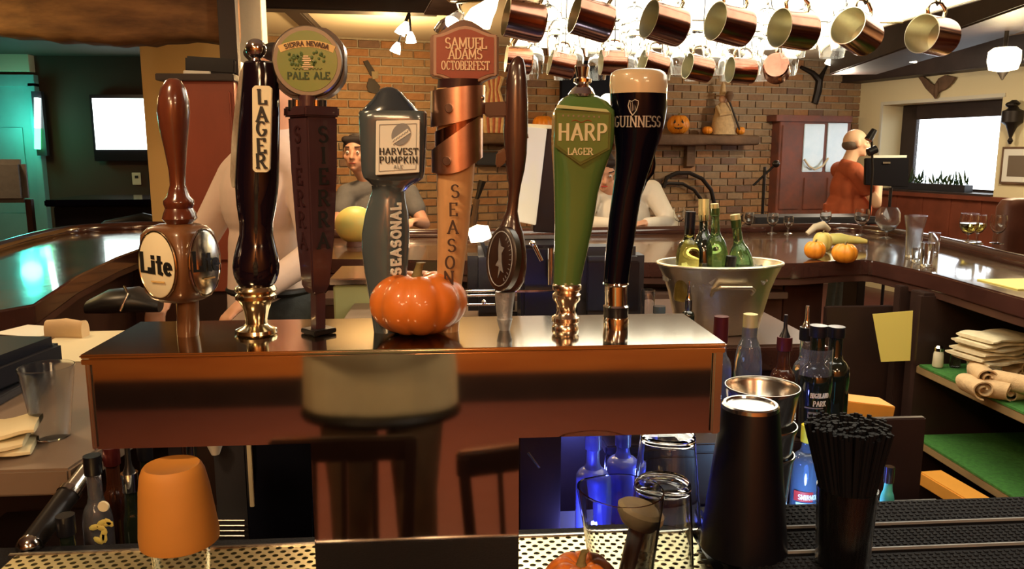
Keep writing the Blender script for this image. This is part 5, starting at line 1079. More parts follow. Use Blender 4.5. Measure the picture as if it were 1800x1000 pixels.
# glasses stored between the shelves
sg = None
for k in range(9):
    x, y = 2.0 + (k % 3) * .12, 2.45 - (k // 3) * .16
    o = (MB().lathe([(.03, 0), (.031, .003), (.004, .008), (.0035, .07), (.02, .08), (.034, .11), (.03, .15)], (x, y, .4345), 18).obj('wine_glass', 'glassf')); tag(o, 'stemmed glass on the lower green shelf, %s row, %s' % (('front', 'middle', 'back')[2 - k // 3] if False else ('back', 'middle', 'front')[k // 3], ('bar side', 'centre', 'far side')[k % 3]), 'glass', 'glasses on the lower green shelf')
# ================================================================ OVERHEAD: lit panel, rails, mugs, glasses
t = thing('light_panel', (1.0, 2.7, 2.06), 'big glowing ceiling light panel hung above the mug racks', 'ceiling light')
px0, px1, py0, py1, pz = .31, 1.75, 1.35, 3.98, 2.06
box('diffuser', ((px0 + px1) / 2, (py0 + py1) / 2, pz), (px1 - px0, py1 - py0, .012), 'diff', t, 0)
for a, b, c, d in ((px0 - .02, px0, py0, py1), (px1, px1 + .02, py0, py1), (px0 - .02, px1 + .02, py1, py1 + .02), (px0 - .02, px1 + .02, py0 - .02, py0)): box('frame', ((a + b) / 2, (c + d) / 2, pz + .03), (b - a, d - c, .09), 'cream', t)
box('top_cover', ((px0 + px1) / 2, (py0 + py1) / 2, pz + .08), (px1 - px0, py1 - py0, .01), 'bbox', t, 0)
for x in (px0 + .1, px1 - .1):
    for y in (py0 + .1, py1 - .1): MB().cyl((x, y, pz + .08), (x, y, FZ), .006, n=8).obj('hanger', 'darkm', t)
RZ = 1.93
t = thing('mug_rack', (1.0, 1.9, RZ), 'overhead metal rack of rails and hooks carrying mugs and glasses', 'rack')
for Y, z in ((1.7, RZ), (2.15, 2.015), (2.35, 2.015), (2.55, 2.04)): MB().cyl((.02, Y, z), (1.75 if Y < 2.2 else 1.9, Y, z), .006, n=10).obj('rail', 'brass', t)
for x in (.38, 1.68):
    MB().cyl((x, 1.7, RZ), (x, 2.55, 2.04), .006, n=8).obj('cross_rail', 'brass', t); MB().cyl((x, 2.15, 2.015), (x, 2.15, 2.052), .008, n=8).obj('hanger', 'darkm', t)
def mug_proto(label, group):
    t = thing('copper_mug', (0, 0, 0), label, 'mug', group)     # origin at the handle's top; body axis along +X (mouth at -X)
    r, L, cz = .0395, .08, -.07; ax = (-1, 0, 0)
    prof = [(.001, 0), (r * .86, 0), (r * .97, .004), (r, .012), (r, L - .003), (r * 1.02, L - .001), (r * 1.02, L)]
    MB().lathe(prof, (L / 2, 0, cz), 40, ax, (1, 0)).obj('mug_body', 'copper', t)
    MB().lathe([(r * 1.02, L), (r * .975, L), (r * .965, L * .5), (r * .93, .006), (.001, .005)], (L / 2, 0, cz), 40, ax, (0, 1)).obj('lining', 'lining', t)
    pts = [(-.026, 0, cz + r), (-.03, 0, cz + r + .012), (-.026, 0, -.008), (-.01, 0, -.001), (.012, 0, -.001), (.027, 0, -.01), (.03, 0, cz + r + .012), (.026, 0, cz + r)]
    MB().tube(pts, .0042, 10).obj('handle', 'brass', t)
    return t
fm_ = [(922, 36, 10, 8, 1.7), (1041, 34, 14, 8, 1.7), (1170, 42, 12, 14, 1.7), (1285, 44, 9, 16, 1.7), (1397, 53, 4, 16, 1.7), (1508, 57, 16, 30, 1.7), (1641, 63, 3, 24, 1.68)]
ords = ('first', 'second', 'third', 'fourth', 'fifth', 'sixth', 'seventh')
extra = ('darkest, above the shark-shaped handle', 'above the green tap handle', 'right above the black pint-shaped handle', 'in the middle of the row', 'beside the one tipped toward us', 'tipped so its inside shows widely', 'at the right end of the row')
proto = mug_proto('', 'copper mugs hanging in the front row'); hooks = []
def place(o, px, py, tilt, yaw, Y):
    # body centre at the pixel; the mug is turned by yaw about Z and dipped by tilt
    c = P(px, py, Y); m = Matrix.Rotation(R(yaw), 4, 'Z') @ Matrix.Rotation(R(tilt), 4, 'Y')
    off = m @ Vector((0, 0, -.07)); loc = c - off; o.matrix_basis = Matrix.Translation(loc) @ m; return loc
for k, (px, py, tl_, yw, Y) in enumerate(fm_):
    o = proto if k == 0 else copy_tree(proto)
    o['label'] = 'polished copper mug hanging %s in the front row, %s' % (ords[k], extra[k]); hooks.append((place(o, px, py, tl_, yw, Y), RZ, Y))
bm_ = [(912, 106, 6, 4, 2.54), (988, 113, 10, 4, 2.55), (1078, 110, 2, 2, 2.55), (1150, 114, 14, 8, 2.55), (1228, 120, 10, 10, 2.55), (1304, 124, 3, 4, 2.52)]
lab2 = ('small in the back row directly behind the shark-shaped handle tip', 'in the back row just left of the chrome crown', 'in the back row between crown and cream head', 'in the back row above the cream head', 'in the back row right of the cream head', 'in the back row last before the end-on one')
for k, (px, py, tl_, yw, Y) in enumerate(bm_):
    o = copy_tree(proto); o['group'] = 'copper mugs hanging in the back row'; o['label'] = 'copper mug hanging ' + lab2[k]; loc = place(o, px, py, tl_, yw, Y); hooks.append((loc, 2.04, 2.55))
o = copy_tree(proto); o['group'] = 'copper mugs hanging in the back row'; o['label'] = 'copper mug hanging end-on with its bright round bottom toward us'
loc = place(o, 1365, 120, -8, -115, 2.45); hooks.append((loc, 2.04, 2.55))
hk = None
for loc, z, Y in hooks:
    top = Vector((loc.x, Y, z + .004)); p = Vector(loc) + Vector((0, 0, -.006))
    MB().tube([p + Vector((0, .008, .006)), p + Vector((0, 0, -.002)), p + Vector((0, -.01, .004)), p.lerp(top, .5), top + Vector((0, -.006, .004)), top + Vector((0, .005, .006))], .0018, 6).obj('hook', 'darkm', tr_ if False else bpy.data.objects['mug_rack'])
# hanging stemmed glasses
def stem_glass(label, group):
    t = thing('wine_glass', (0, 0, 0), label, 'glass', group)      # hangs foot up from the origin
    MB().lathe([(.036, -.001), (.035, -.003), (.005, -.008), (.0035, -.014), (.0035, -.075), (.006, -.085)], (0, 0, 0), 24).obj('stem', 'glass', t)
    pr = [(.004, -.082), (.02, -.09), (.034, -.108), (.04, -.135), (.038, -.165), (.034, -.19), (.033, -.19), (.0365, -.165), (.0385, -.135), (.0325, -.11), (.019, -.093), (.003, -.087)]
    MB().lathe(pr, (0, 0, 0), 28).obj('bowl', 'glass', t); return t
gp = stem_glass('clear stemmed glass hanging upside down below the lit panel', 'stemmed glasses hanging in the rack')
n = 0
RN = ('nearest', 'second', 'third', 'farthest'); ON = ('first', 'second', 'third', 'fourth', 'fifth', 'sixth', 'seventh', 'eighth', 'ninth', 'tenth', 'eleventh')
for Yi, (Y, z) in enumerate(((2.15, 2.01), (2.35, 2.01), (3.0, 2.02), (3.25, 2.02))):
    for k in range(8):
        o = gp if n == 0 else copy_tree(gp); x = .26 + k * (.115 if Y < 2.9 else .135) + rnd(-.008, .008) + (.05 if Y > 2.2 else 0); o['label'] = 'stemmed glass hanging upside down in the %s row, %s from the left' % (RN[Yi], ON[k]); o.location = (x, Y, z + (0 if Y < 2.2 else 0)); n += 1
for Y, z in ((3.0, 2.027), (3.25, 2.027)): MB().cyl((.2, Y, z), (1.7, Y, z), .005, n=8).obj('rail', 'brass', bpy.data.objects['mug_rack'])
# ---- ceiling fan with a glowing bowl, upper left of the mugs
c = P(838, 24, 2.7)
t = thing('ceiling_fan', (c.x - .05, 2.75, FZ), 'wooden ceiling fan with glowing glass shades above the red badge handle', 'ceiling fan')
hub = Vector((c.x - .06, 2.78, c.z + .1)); MB().cyl(hub + Vector((0, 0, .06)), Vector((hub.x, hub.y, FZ)), .012).obj('rod', 'brass', t); MB().lathe([(.03, -.05), (.07, -.02), (.075, .03), (.04, .06)], hub, 28).obj('motor', 'brass', t)
for k in range(4):
    a = R(188 + 90 * k); d = Vector((math.cos(a), math.sin(a), -.02)); MB().bar(hub + d * .09, hub + d * .5, .12, .01).obj('blade', 'mantel', t, .003)
for k, (px, py, Y) in enumerate(((858, 12, 2.62), (800, 34, 2.9))):
    q = P(px, py, Y); MB().loft([(q + Vector((-.035, 0, -.05)), .044, .044, 2), (q + Vector((-.02, 0, -.02)), .038, .038, 2), (q, .028, .028, 2), (q + Vector((.02, 0, .025)), .014, .014, 2)], 24, (0, 1), (-.35, -.1, -.9)).obj('glass_shade', 'shade' if k == 0 else 'glassf', t); MB().ball(q + Vector((-.01, 0, -.018)), .022, 12, 8).obj('bulb', 'bulb', t)
    MB().tube([q + Vector((.02, 0, .025)), hub + Vector((0, 0, -.05))], .007, 8).obj('arm', 'brass', t)
point('fan_light', P(850, 30, 2.5), 14, WARM2, .05)
# ---- spot light clusters near the brick wall
def cluster(name, pts, Y, label, r=.037, mount=None):
    c = P(*pts[0], Y); t = thing(name, (c.x, c.y, FZ), label, 'ceiling light')
    hub = Vector((c.x + .03, Y, max(c.z + .1, 2.3)))
    MB().cyl(hub, Vector((hub.x, Y, FZ)), .012, n=10).obj('rod', 'iron', t); MB().cyl(Vector((hub.x, Y, FZ - .02)), Vector((hub.x, Y, FZ)), .06).obj('canopy', 'iron', t)
    for x, y in pts:
        p = P(x, y, Y); d = (p - hub).normalized(); MB().loft([(p + d * r * .9, r, r, 2), (p, r * .8, r * .8, 2), (p - d * r, r * .35, r * .35, 2)], 18, (1, 1), tuple(d)).obj('lamp_head', 'bulb', t)
        MB().tube([hub, p - d * r], .008, 6).obj('arm', 'iron', t)
    return t
cluster('spot_cluster', [(712, 48), (722, 66), (697, 84), (706, 52)], 5.6, 'cluster of glowing spot lamps in front of the brick wall near the red badge')
point('cluster_light', P(690, 120, 6.3), 42, (1, .62, .25), .05)
cluster('spot_cluster', [(1463, 104), (1484, 110), (1500, 106)], 7.4, 'cluster of three glowing spot lamps by the far corner of the brick wall', .055)
cluster('spot_cluster', [(1571, 98)], 6.6, 'single white bell lamp hanging from a hook beyond the copper mugs', .055)
cluster('spot_cluster', [(1605, 100)], 6.2, 'small glowing lamp half hidden behind the end copper mug', .04)
point('cluster_light', P(1480, 150, 7.2), 24, (1, .85, .65), .05)
# jar lamps at right
for px, py, Y, lab in ((1765, 104, 4.6, 'pendant lamp with glowing white glass and pointed finial near the bird plaque'), (1830, 100, 4.8, 'pendant lamp with glowing glass cut by the right edge')):
    c = P(px, py, Y); t = thing('pendant_lamp', (c.x, Y, FZ), lab, 'lamp')
    MB().lathe([(.03, -.07), (.075, -.06), (.088, -.01), (.085, .045), (.06, .065)], c, 28).obj('glass_shade', 'shade', t)
    MB().lathe([(.004, -.12), (.012, -.105), (.02, -.09), (.03, -.075)], c, 16).obj('finial', 'iron', t); MB().cyl(c + Vector((0, 0, .065)), Vector((c.x, Y, FZ)), .012).obj('rod', 'iron', t)
point('pendant_light', P(1765, 145, 4.4), 20, (1, .8, .45), .06)
c = P(1790, 40, 4.6); t = thing('ceiling_fan', (c.x + .1, 4.7, FZ), 'dark ceiling fan over the right side, cut by the frame', 'ceiling fan')
hub = Vector((c.x + .12, 4.75, c.z + .02)); MB().lathe([(.05, -.04), (.11, -.02), (.11, .05), (.05, .07)], hub, 24).obj('motor', 'iron', t); MB().cyl(hub, (hub.x, hub.y, FZ), .014).obj('rod', 'iron', t)
for k in range(4):
    a = R(170 + 90 * k); d = Vector((math.cos(a), math.sin(a), 0)); MB().bar(hub + d * .12, hub + d * .6, .13, .012).obj('blade', 'brown', t, .003)
# ================================================================ DECOR ON THE BRICK WALL
ml, mr = PB(828, 240, .16), PB(1322, 240, .16)
zt_ = P(1200, 240, 8.35).z
t = thing('mantel_shelf', PB(1075, 245, .1), 'rough-hewn wooden mantel shelf on the brick wall carrying pumpkins', 'shelf')
za, zb_ = PB(830, 236, .1).z, PB(1322, 236, .1).z; z_ = (za + zb_) / 2; secs = []
for i in range(19):
    u = i / 18; p = ml.lerp(mr, u); secs.append((Vector((p.x, p.y, z_ - .055)) + BN * (.0),   .055 + rnd(-.006, .006), .13 + rnd(-.008, .008), 5))
MB().loft(secs, 16, (1, 1), BX, (0, 0, 1)).obj('shelf_board', 'mantel', t)
for px in (905, 1215): p = PB(px, 272, .08); MB().prism([p + BX * -.05 + Vector((0, 0, .1)), p + BX * -.05 + Vector((0, 0, -.12)), p + BX * -.05 - BN * .0 + BN * .07 + Vector((0, 0, -.14)), p + BX * -.05 + BN * .07 + Vector((0, 0, .1))], BX * .1).obj('bracket', 'mantel', t)
MZ = z_ + .004
def onm(px): return PB(px, 240, .17)
def mp(px, rx, h, lab, **k): p = onm(px); return pumpkin('pumpkin', (p.x, p.y, MZ), rx, h, lab, m='pump2', **k)
mp(1192, .115, .2, 'orange jack-o-lantern with a carved face on the mantel shelf', face=True)
mp(1243, .055, .085, 'tiny pumpkin left of the broom figure on the mantel', face=False); mp(1301, .05, .085, 'tiny pumpkin right of the broom figure on the mantel')
mp(955, .11, .17, 'plain orange pumpkin at the mantel behind the green tap handle')
mp(915, .07, .11, 'small orange pumpkin on the mantel beside the till screen')
p = onm(1270); t = thing('straw_figure', (p.x, p.y, MZ), 'pale straw witch figure with pointed hat holding a broom on the mantel', 'figurine')
b0 = Vector((p.x, p.y, MZ)); MB().loft([(b0, .13, .09, 2), (b0 + Vector((0, 0, .12)), .12, .085, 2), (b0 + Vector((0, 0, .27)), .085, .06, 2), (b0 + Vector((0, 0, .33)), .045, .04, 2)], 20).obj('skirt', 'doll', t)
MB().ball(b0 + Vector((-.01, 0, .37)), .045, 14, 10).obj('head', 'skinl', t); MB().lathe([(.085, 0), (.08, .006), (.042, .01), (.028, .06), (.022, .11), (.004, .145)], b0 + Vector((-.015, 0, .4)), 20).obj('hat', 'doll', t)
MB().cyl(b0 + Vector((.16, -.06, .05)), b0 + Vector((.03, -.08, .34)), .01, n=8).obj('broom_stick', 'iron', t); MB().lathe([(.015, -.05), (.045, .02), (.03, .06)], b0 + Vector((.03, -.08, .38)), 14).obj('broom_head', 'mantel', t)
MB().tube([b0 + Vector((-.08, -.02, .29)), b0 + Vector((-.06, -.08, .2)), b0 + Vector((.05, -.09, .22))], .02, 8).obj('arm', 'doll', t)
p = onm(868); t = thing('cloth_doll', (p.x, p.y, MZ), 'red striped cloth bundle standing at the left end of the mantel', 'decoration'); b0 = Vector((p.x, p.y, MZ))
for k in range(7):
    x = -.09 + k * .03; MB().tube([b0 + Vector((x * .8, 0, .0)), b0 + Vector((x * 1.05, -.02, .2)), b0 + Vector((x * .5, 0, .4)), b0 + Vector((x * .9, .01, .52))], [.026, .03, .018, .024], 8).obj('cloth_strip', 'plaid' if k % 2 else 'doll', t)
# bird plaque on the left of the brick wall
def wallpt(px, py, off=.03): return PB(px, py, off)
t = thing('wall_ornament', wallpt(652, 135), 'small dark metal bird ornament high on the lit brick wall', 'ornament')
MB().prism([wallpt(x, y) for x, y in ((638, 108), (646, 106), (660, 128), (652, 134))], -BN * .02).obj('upper_wing', 'iron', t); MB().prism([wallpt(x, y) for x, y in ((652, 126), (664, 126), (664, 138), (654, 140))], -BN * .03).obj('head', 'brass', t)
MB().prism([wallpt(x, y) for x, y in ((648, 138), (656, 138), (668, 152), (664, 165), (648, 162), (644, 152))], -BN * .02).obj('tail', 'iron', t)
# Y-shaped iron branch
t = thing('iron_branch', wallpt(1438, 150), 'dark Y-shaped branch mounted on the brick wall near the far corner', 'ornament')
MB().tube([wallpt(1432, 182), wallpt(1438, 160), wallpt(1440, 140), wallpt(1428, 128), wallpt(1408, 118)], [.04, .045, .045, .03, .02], 8).obj('branch', 'iron', t); MB().tube([wallpt(1440, 142), wallpt(1448, 126), wallpt(1456, 112)], [.04, .02, .012], 8).obj('branch', 'iron', t)
# painted cabinet with pale glass doors
t = thing('wall_cabinet', PB(1430, 385, .15), 'old red-brown cupboard with two pale blue glass panes against the brick wall', 'cabinet')
def pbq(name, x0, x1, y0, y1, o0, o1, m, bev=.006):
    a, b = PB(x0, (y0 + y1) / 2, .16), PB(x1, (y0 + y1) / 2, .16); zt, zb = PB((x0 + x1) / 2, y0, .16).z, PB((x0 + x1) / 2, y1, .16).z; c = (a + b) / 2; c = c + BN * (.16 - (o0 + o1) / 2)
    return MB().box((c.x, c.y, (zt + zb) / 2), ((b - a).length, o1 - o0, zt - zb), rotB).obj(name, m, t, bev)
pbq('carcass', 1368, 1492, 210, 385, .01, .15, 'antique'); pbq('cornice', 1362, 1496, 203, 214, .0, .19, 'antique'); pbq('base', 1364, 1494, 372, 405, .0, .17, 'antique')
pbq('pane', 1412, 1448, 218, 302, .15, .162, 'pglass'); pbq('pane', 1453, 1488, 216, 302, .15, .162, 'pglass'); pbq('door_panel', 1372, 1407, 220, 368, .15, .165, 'antique'); pbq('door_panel', 1412, 1448, 312, 368, .15, .165, 'antique'); pbq('door_panel', 1453, 1488, 312, 368, .15, .165, 'antique')
MB().tube([PB(x, y, .2) for x, y in ((1414, 280), (1422, 292), (1432, 298), (1446, 292), (1456, 278))], .011, 8).obj('pane_glare', 'wht', t)  # pale tube stands in for glare on the glass panes
# hoops (fireplace arch) and firewood irons
t = thing('hearth_arch', PB(1215, 370, .1), 'pair of black iron hoops curving over the hearth on the brick wall', 'hearth')
MB().tube([PB(x, y, .1) for x, y in ((1166, 330), (1172, 312), (1190, 304), (1212, 304), (1234, 314), (1250, 334), (1256, 360))], .022, 8).obj('hoop', 'iron', t); MB().tube([PB(x, y, .08) for x, y in ((1150, 330), (1175, 322), (1200, 323), (1220, 334), (1232, 350))], .018, 8).obj('hoop', 'iron', t)
t = thing('hearth_hood', PB(1000, 300, .1), 'dark hearth hood hanging below the mantel shelf', 'hearth')
a_, b_ = PB(845, 285, .06), PB(918, 285, .06)
t2 = PB(1060, 300, .05); MB().prism([PB(x, y, .12) for x, y in ((838, 268), (912, 268), (912, 292), (838, 290))], BN * .1).obj('hood_panel', 'bbox', t, .01)
t = thing('fire_tools', PB(835, 330, .2), 'dark wooden paddles leaning by the hearth behind the SEASON handle', 'tools')
MB().tube([PB(848, 318, .3), PB(840, 345, .3), PB(826, 380, .3)], [.035, .02, .012], 8).obj('paddle', 'iron', t); MB().tube([PB(838, 350, .3), PB(830, 400, .3)], [.03, .035], 8).obj('paddle', 'mantel', t)
# dark blue panel in place of a curtain-like gap above the crown; white globe
t = thing('wall_dark_panel', PB(1030, 150, .05), 'dark blue flat panel on the brick wall above the green tap handle', 'screen')
a_, b_ = PB(985, 140, .05), PB(1078, 140, .05); MB().box(((a_.x + b_.x) / 2, (a_.y + b_.y) / 2, PB(1030, 145, .05).z), ((b_ - a_).length, .05, .42), rotB).obj('panel', 'navy', t, .006)
t = thing('globe_lamp', PB(1068, 180, .25), 'white globe wall lamp beside the black pint-shaped handle', 'lamp')
MB().ball(PB(1068, 180, .4), .085, 20, 14).obj('globe', 'shade', t); MB().cyl(PB(1068, 180, .33), PB(1068, 180, 0.01), .02).obj('arm', 'iron', t)
# ================================================================ DECOR ON THE RIGHT WALL
t = thing('eagle_plaque', PR(1650, 150, .03), 'grey spread-winged eagle plaque on the cream wall above the window', 'plaque')
W_ = [(1616, 135), (1624, 134), (1632, 139), (1640, 147), (1646, 150), (1652, 138), (1664, 132), (1682, 136), (1676, 146), (1668, 154), (1662, 158), (1656, 160), (1652, 163), (1646, 174), (1642, 168), (1636, 162), (1630, 156), (1626, 150), (1622, 143)]
MB().prism([PR(x, y, .02) for x, y in W_], -BX * .025).obj('wings', 'iron' if False else 'mantel', t, .003); MB().ball(PR(1646, 158, .045), (.02, .03, .09), 10, 8).obj('breast', 'mantel', t)
t = thing('wall_sconce', PR(1780, 215, .05), 'dark carved candle sconce on the yellow wall right of the window', 'sconce')
q = PR(1780, 205, .06); MB().lathe([(.01, -.25), (.025, -.22), (.012, -.19), (.03, -.13), (.05, -.08), (.09, -.05), (.09, .05), (.05, .07), (.03, .1), (.055, .12), (.02, .15)], q, 16).obj('bracket', 'iron', t); MB().ball(PR(1778, 184, .08), (.05, .05, .03), 12, 8).obj('candle_cup', 'iron', t)
t = thing('framed_picture', PR(1790, 325, .03), 'small framed print with a dark building, cut by the right edge', 'picture')
def prq(name, x0, x1, z0, z1, o0, o1, m): s0, s1 = (PR(x0, 290) - CORNER).length, (PR(x1, 290) - CORNER).length; s0 = (Vector((PR(x0, 290).x, PR(x0, 290).y, 0)) - CORNER).length; s1 = (Vector((PR(x1, 290).x, PR(x1, 290).y, 0)) - CORNER).length; return MB().box(rpt((s0 + s1) / 2, (z0 + z1) / 2, (o0 + o1) / 2), (s1 - s0, o1 - o0, z1 - z0), rotR).obj(name, m, t, .002)
zt_, zb_ = PR(1790, 258).z, PR(1790, 324).z
prq('frame', 1763, 1850, zb_, zt_, .005, .03, 'mantel'); prq('mat_board', 1767, 1846, zb_ + .02, zt_ - .02, .03, .034, 'whitel'); prq('print', 1776, 1830, zb_ + .07, zt_ - .08, .034, .036, 'rim')
# ---- musician's gear
t = thing('music_stand', P(1560, 300, 5.6), 'black music stand with a plain desk in front of the man in orange', 'music stand')
Y = 5.9; MB().prism([P(1522, 278, Y), P(1598, 277, Y), P(1597, 329, Y), P(1521, 325, Y)], (0, .03, 0)).obj('desk', 'black', t, .004)
b0 = P(1566, 330, Y + .04); MB().cyl(Vector((b0.x, Y + .04, .3)), b0, .012).obj('pole', 'black', t)
for k in range(3): a = R(90 + 120 * k); MB().cyl(Vector((b0.x, Y + .04, .3)), Vector((b0.x + .3 * math.cos(a), Y + .04 + .3 * math.sin(a), .01)), .01, n=8).obj('leg', 'black', t)
MB().bar(P(1552, 302 - 16, Y - .005), P(1565, 302 - 16, Y - .005), .004, .012).obj('maker_plate', 'rim', t)
pp = MB(); pp.bar(P(1530, 275, Y + .02), P(1592, 275, Y + .02), .03, .02); pp.obj('sheet_edge', 'whitel', t)
t = thing('microphone_stand', P(1345, 400, 6.0), 'thin black microphone stand with a boom left of the old cupboard', 'microphone stand')
Y = 6.2; b0 = P(1344, 300, Y); MB().cyl(Vector((b0.x, Y, .02)), b0 + Vector((0, 0, .03)), .012).obj('pole', 'black', t); MB().cyl(P(1324, 326, Y), P(1362, 290, Y), .009, n=10).obj('boom', 'black', t); MB().ball(P(1364, 288, Y), .03, 12, 8).obj('microphone', 'darkm', t); MB().lathe([(.16, 0), (.15, .02), (.02, .03)], (b0.x, Y, 0), 24).obj('base', 'black', t)
t = thing('microphone', P(1530, 235, 5.8), 'black microphone on an angled arm near the musician\'s face', 'microphone')
a_ = P(1537, 228, 5.8); MB().cyl(P(1526, 246, 5.8), a_, .03, .022, 12).obj('head', 'black', t); MB().cyl(P(1526, 268, 5.82), P(1540, 262, 5.82), .03, n=12).obj('shock_mount', 'black', t); MB().tube([P(1532, 240, 5.82), P(1534, 300, 5.84), Vector((P(1534, 300, 5.84).x, 5.84, .02))], .009, 8).obj('arm', 'black', t)
t = thing('keyboard_bench', P(1340, 372, 5.6), 'long dark bench top in front of the old cupboard', 'bench'); c = P(1390, 372, 6.6)
c = P(1420, 385, 5.3)
box('top', (c.x, 5.3, c.z), (.85, .3, .05), 'bbox', t, .01); box('body', (c.x, 5.32, c.z - .1), (.8, .25, .12), 'iron', t)
for i in (-1, 1): box('leg', (c.x + i * .36, 5.3, (c.z - .16) / 2), (.05, .2, c.z - .16), 'iron', t)
# dark high chairs at the right beyond the bar
for px, Y, lab in ((1778, 4.2, 'dark upholstered high-backed chair cut by the right edge beyond the bar'),):
    c = P(px + 12, 400, Y); t = thing('bar_chair', (c.x, Y, 0), lab, 'chair'); zt_ = P(px, 348, Y).z
    MB().loft([(Vector((c.x, Y, .72)), .13, .07, 4), (Vector((c.x + .03, Y, zt_ - .05)), .15, .06, 4), (Vector((c.x + .03, Y, zt_ - .01)), .135, .045, 3), (Vector((c.x + .03, Y, zt_)), .1, .03, 2.5)], 24).obj('backrest', 'brown', t); box('seat', (c.x + .05, Y + .2, .72), (.4, .4, .09), 'brown', t, .03)
    for i in (-1, 1):
        for j in (0, 1): box('leg', (c.x + .05 + i * .15, Y + .05 + j * .3, .34), (.04, .04, .68), 'chair', t)
# ---- glasses on the bars
BZ_ = 1.0705
def goblet(px, py, lab, s=1.0, m='glass', z=BZ_, drink=None):
    c = Z(px, py, z); t = thing('goblet', tuple(c), lab, 'glass')
    MB().lathe([(.034 * s, 0), (.033 * s, .003), (.005, .008), (.004, .055 * s)], c, 22).obj('stem', m, t)
    MB().lathe([(.004, .05 * s), (.024 * s, .062 * s), (.04 * s, .09 * s), (.042 * s, .115 * s), (.036 * s, .15 * s), (.035 * s, .15 * s), (.0405 * s, .115 * s), (.0385 * s, .09 * s), (.023 * s, .065 * s), (.003, .056 * s)], c, 26).obj('bowl', m, t)
    if drink: MB().lathe([(.001, .058 * s), (.022 * s, .066 * s), (.0375 * s, .09 * s), (.039 * s, .105 * s)], c, 24).obj('drink', drink, t)
    return t
goblet(1513, 413, 'stemmed glass with a wide foot on the far bar corner')
goblet(1700, 432, 'amber-tinted footed glass among the cluster on the right bar', 1.1, 'glass', drink='gyel'); goblet(1716, 428, 'second footed glass with amber drink behind the first', 1.0, 'glass', drink='gyel')
goblet(1752, 428, 'stemmed glass beside the dark high chair')
goblet(1450, 405, 'small stemmed glass above the orange gourds', .8)
goblet(1193, 403, 'stemmed glass at the bar beside the white-shirted man', .9); goblet(1210, 405, 'second stemmed glass at the bar near the wine necks', .85); goblet(1315, 408, 'stemmed glass on the far bar right of the wine bottles', .8); goblet(1357, 410, 'stemmed glass on the far bar below the microphone stand', .8); goblet(1385, 411, 'short stemmed glass on the far bar in front of the cupboard', .7)
c = Z(1558, 418, BZ_); t = thing('snifter', tuple(c), 'large round snifter glass on the right bar below the music stand', 'glass')
MB().lathe([(.04, 0), (.006, .008), (.006, .03), (.035, .045), (.066, .09), (.062, .14), (.045, .17), (.0435, .17), (.06, .14), (.064, .09), (.034, .048), (.003, .036)], c, 28).obj('glass_body', 'glassf', t)
c = Z(1604, 452, BZ_); o = vessel([(.03, 0), (.032, .004), (.036, .12), (.047, .185), (.048, .19)], .002, .012, c, 30).obj('vase', 'glassf'); tag(o, 'tall flared clear vase on the right bar', 'vase')
for px, py, hh, r_, lab in ((1628, 468, .1, .026, 'short ribbed glass in front of the flared vase'), (1640, 446, .1, .026, 'clear tumbler right of the flared vase'), (1612, 460, .06, .026, 'low round candle glass beside the vase foot')):
    c = Z(px, py, BZ_); o = vessel([(r_ * .85, 0), (r_ * .9, .003), (r_, hh)], .002, .01, c, 24).obj('tumbler', 'glass'); tag(o, lab, 'glass')
for px, w_, d_, lab in ((1795, .3, .22, 'yellow paper menu lying on the right bar near the edge'),):
    c = Z(1798, 500, BZ_); tag(MB().box((c.x + .05, c.y, BZ_ + .002), (w_, d_, .004)).obj('menu', 'yelp'), lab, 'menu')
c = Z(1712, 428, BZ_); tag(MB().lathe([(.02, 0), (.05, .012), (.09, .018), (.088, .02), (.04, .014), (.001, .01)], Z(1690, 430, BZ_), 24).obj('saucer', 'glassf'), 'clear glass dish below the amber goblets', 'dish')
# ashtray-like teal dish
c = Z(1446, 402, BZ_); t = tag(MB().lathe([(.03, 0), (.05, .01), (.06, .03), (.055, .03), (.045, .014), (.001, .01)], c, 22).obj('glass_dish', 'gblue'), 'small teal glass dish on the far bar above the gourds', 'dish')
# items in front of the seated man
c = Z(625, 432, BZ_); t = thing('lamp_globe', tuple(c), 'round yellow glowing ball on the far bar before the man in grey', 'lamp')
q = P(625, 395, 4.1); MB().ball(q, (.105, .09, .095), 22, 16).obj('globe', 'gourd', t); MB().cyl(Vector((q.x, q.y, BZ_)), q, .05, .03).obj('base', 'brown', t)
t.name = 'melon'
for ch_ in t.children: ch_.name = {'globe': 'rind', 'base': 'bowl_stand'}.get(ch_.name.split('.')[0], ch_.name)
t['label'] = 'round yellow melon-like ball on the far bar before the man in grey'; t['category'] = 'melon'
a_, b_ = P(605, 490, 2.6), P(655, 556, 2.6)
t = thing('steel_cooler', ((a_.x + b_.x) / 2, 2.75, 0), 'pale greenish steel cooler top seen beside the jeans', 'cooler'); box('lid', ((a_.x + b_.x) / 2, 2.75, a_.z - .01), (b_.x - a_.x + .1, .3, .02), 'steel', t); box('body', ((a_.x + b_.x) / 2, 2.76, (a_.z - .02) / 2), (b_.x - a_.x + .08, .28, a_.z - .03), 'gline', t, .006)
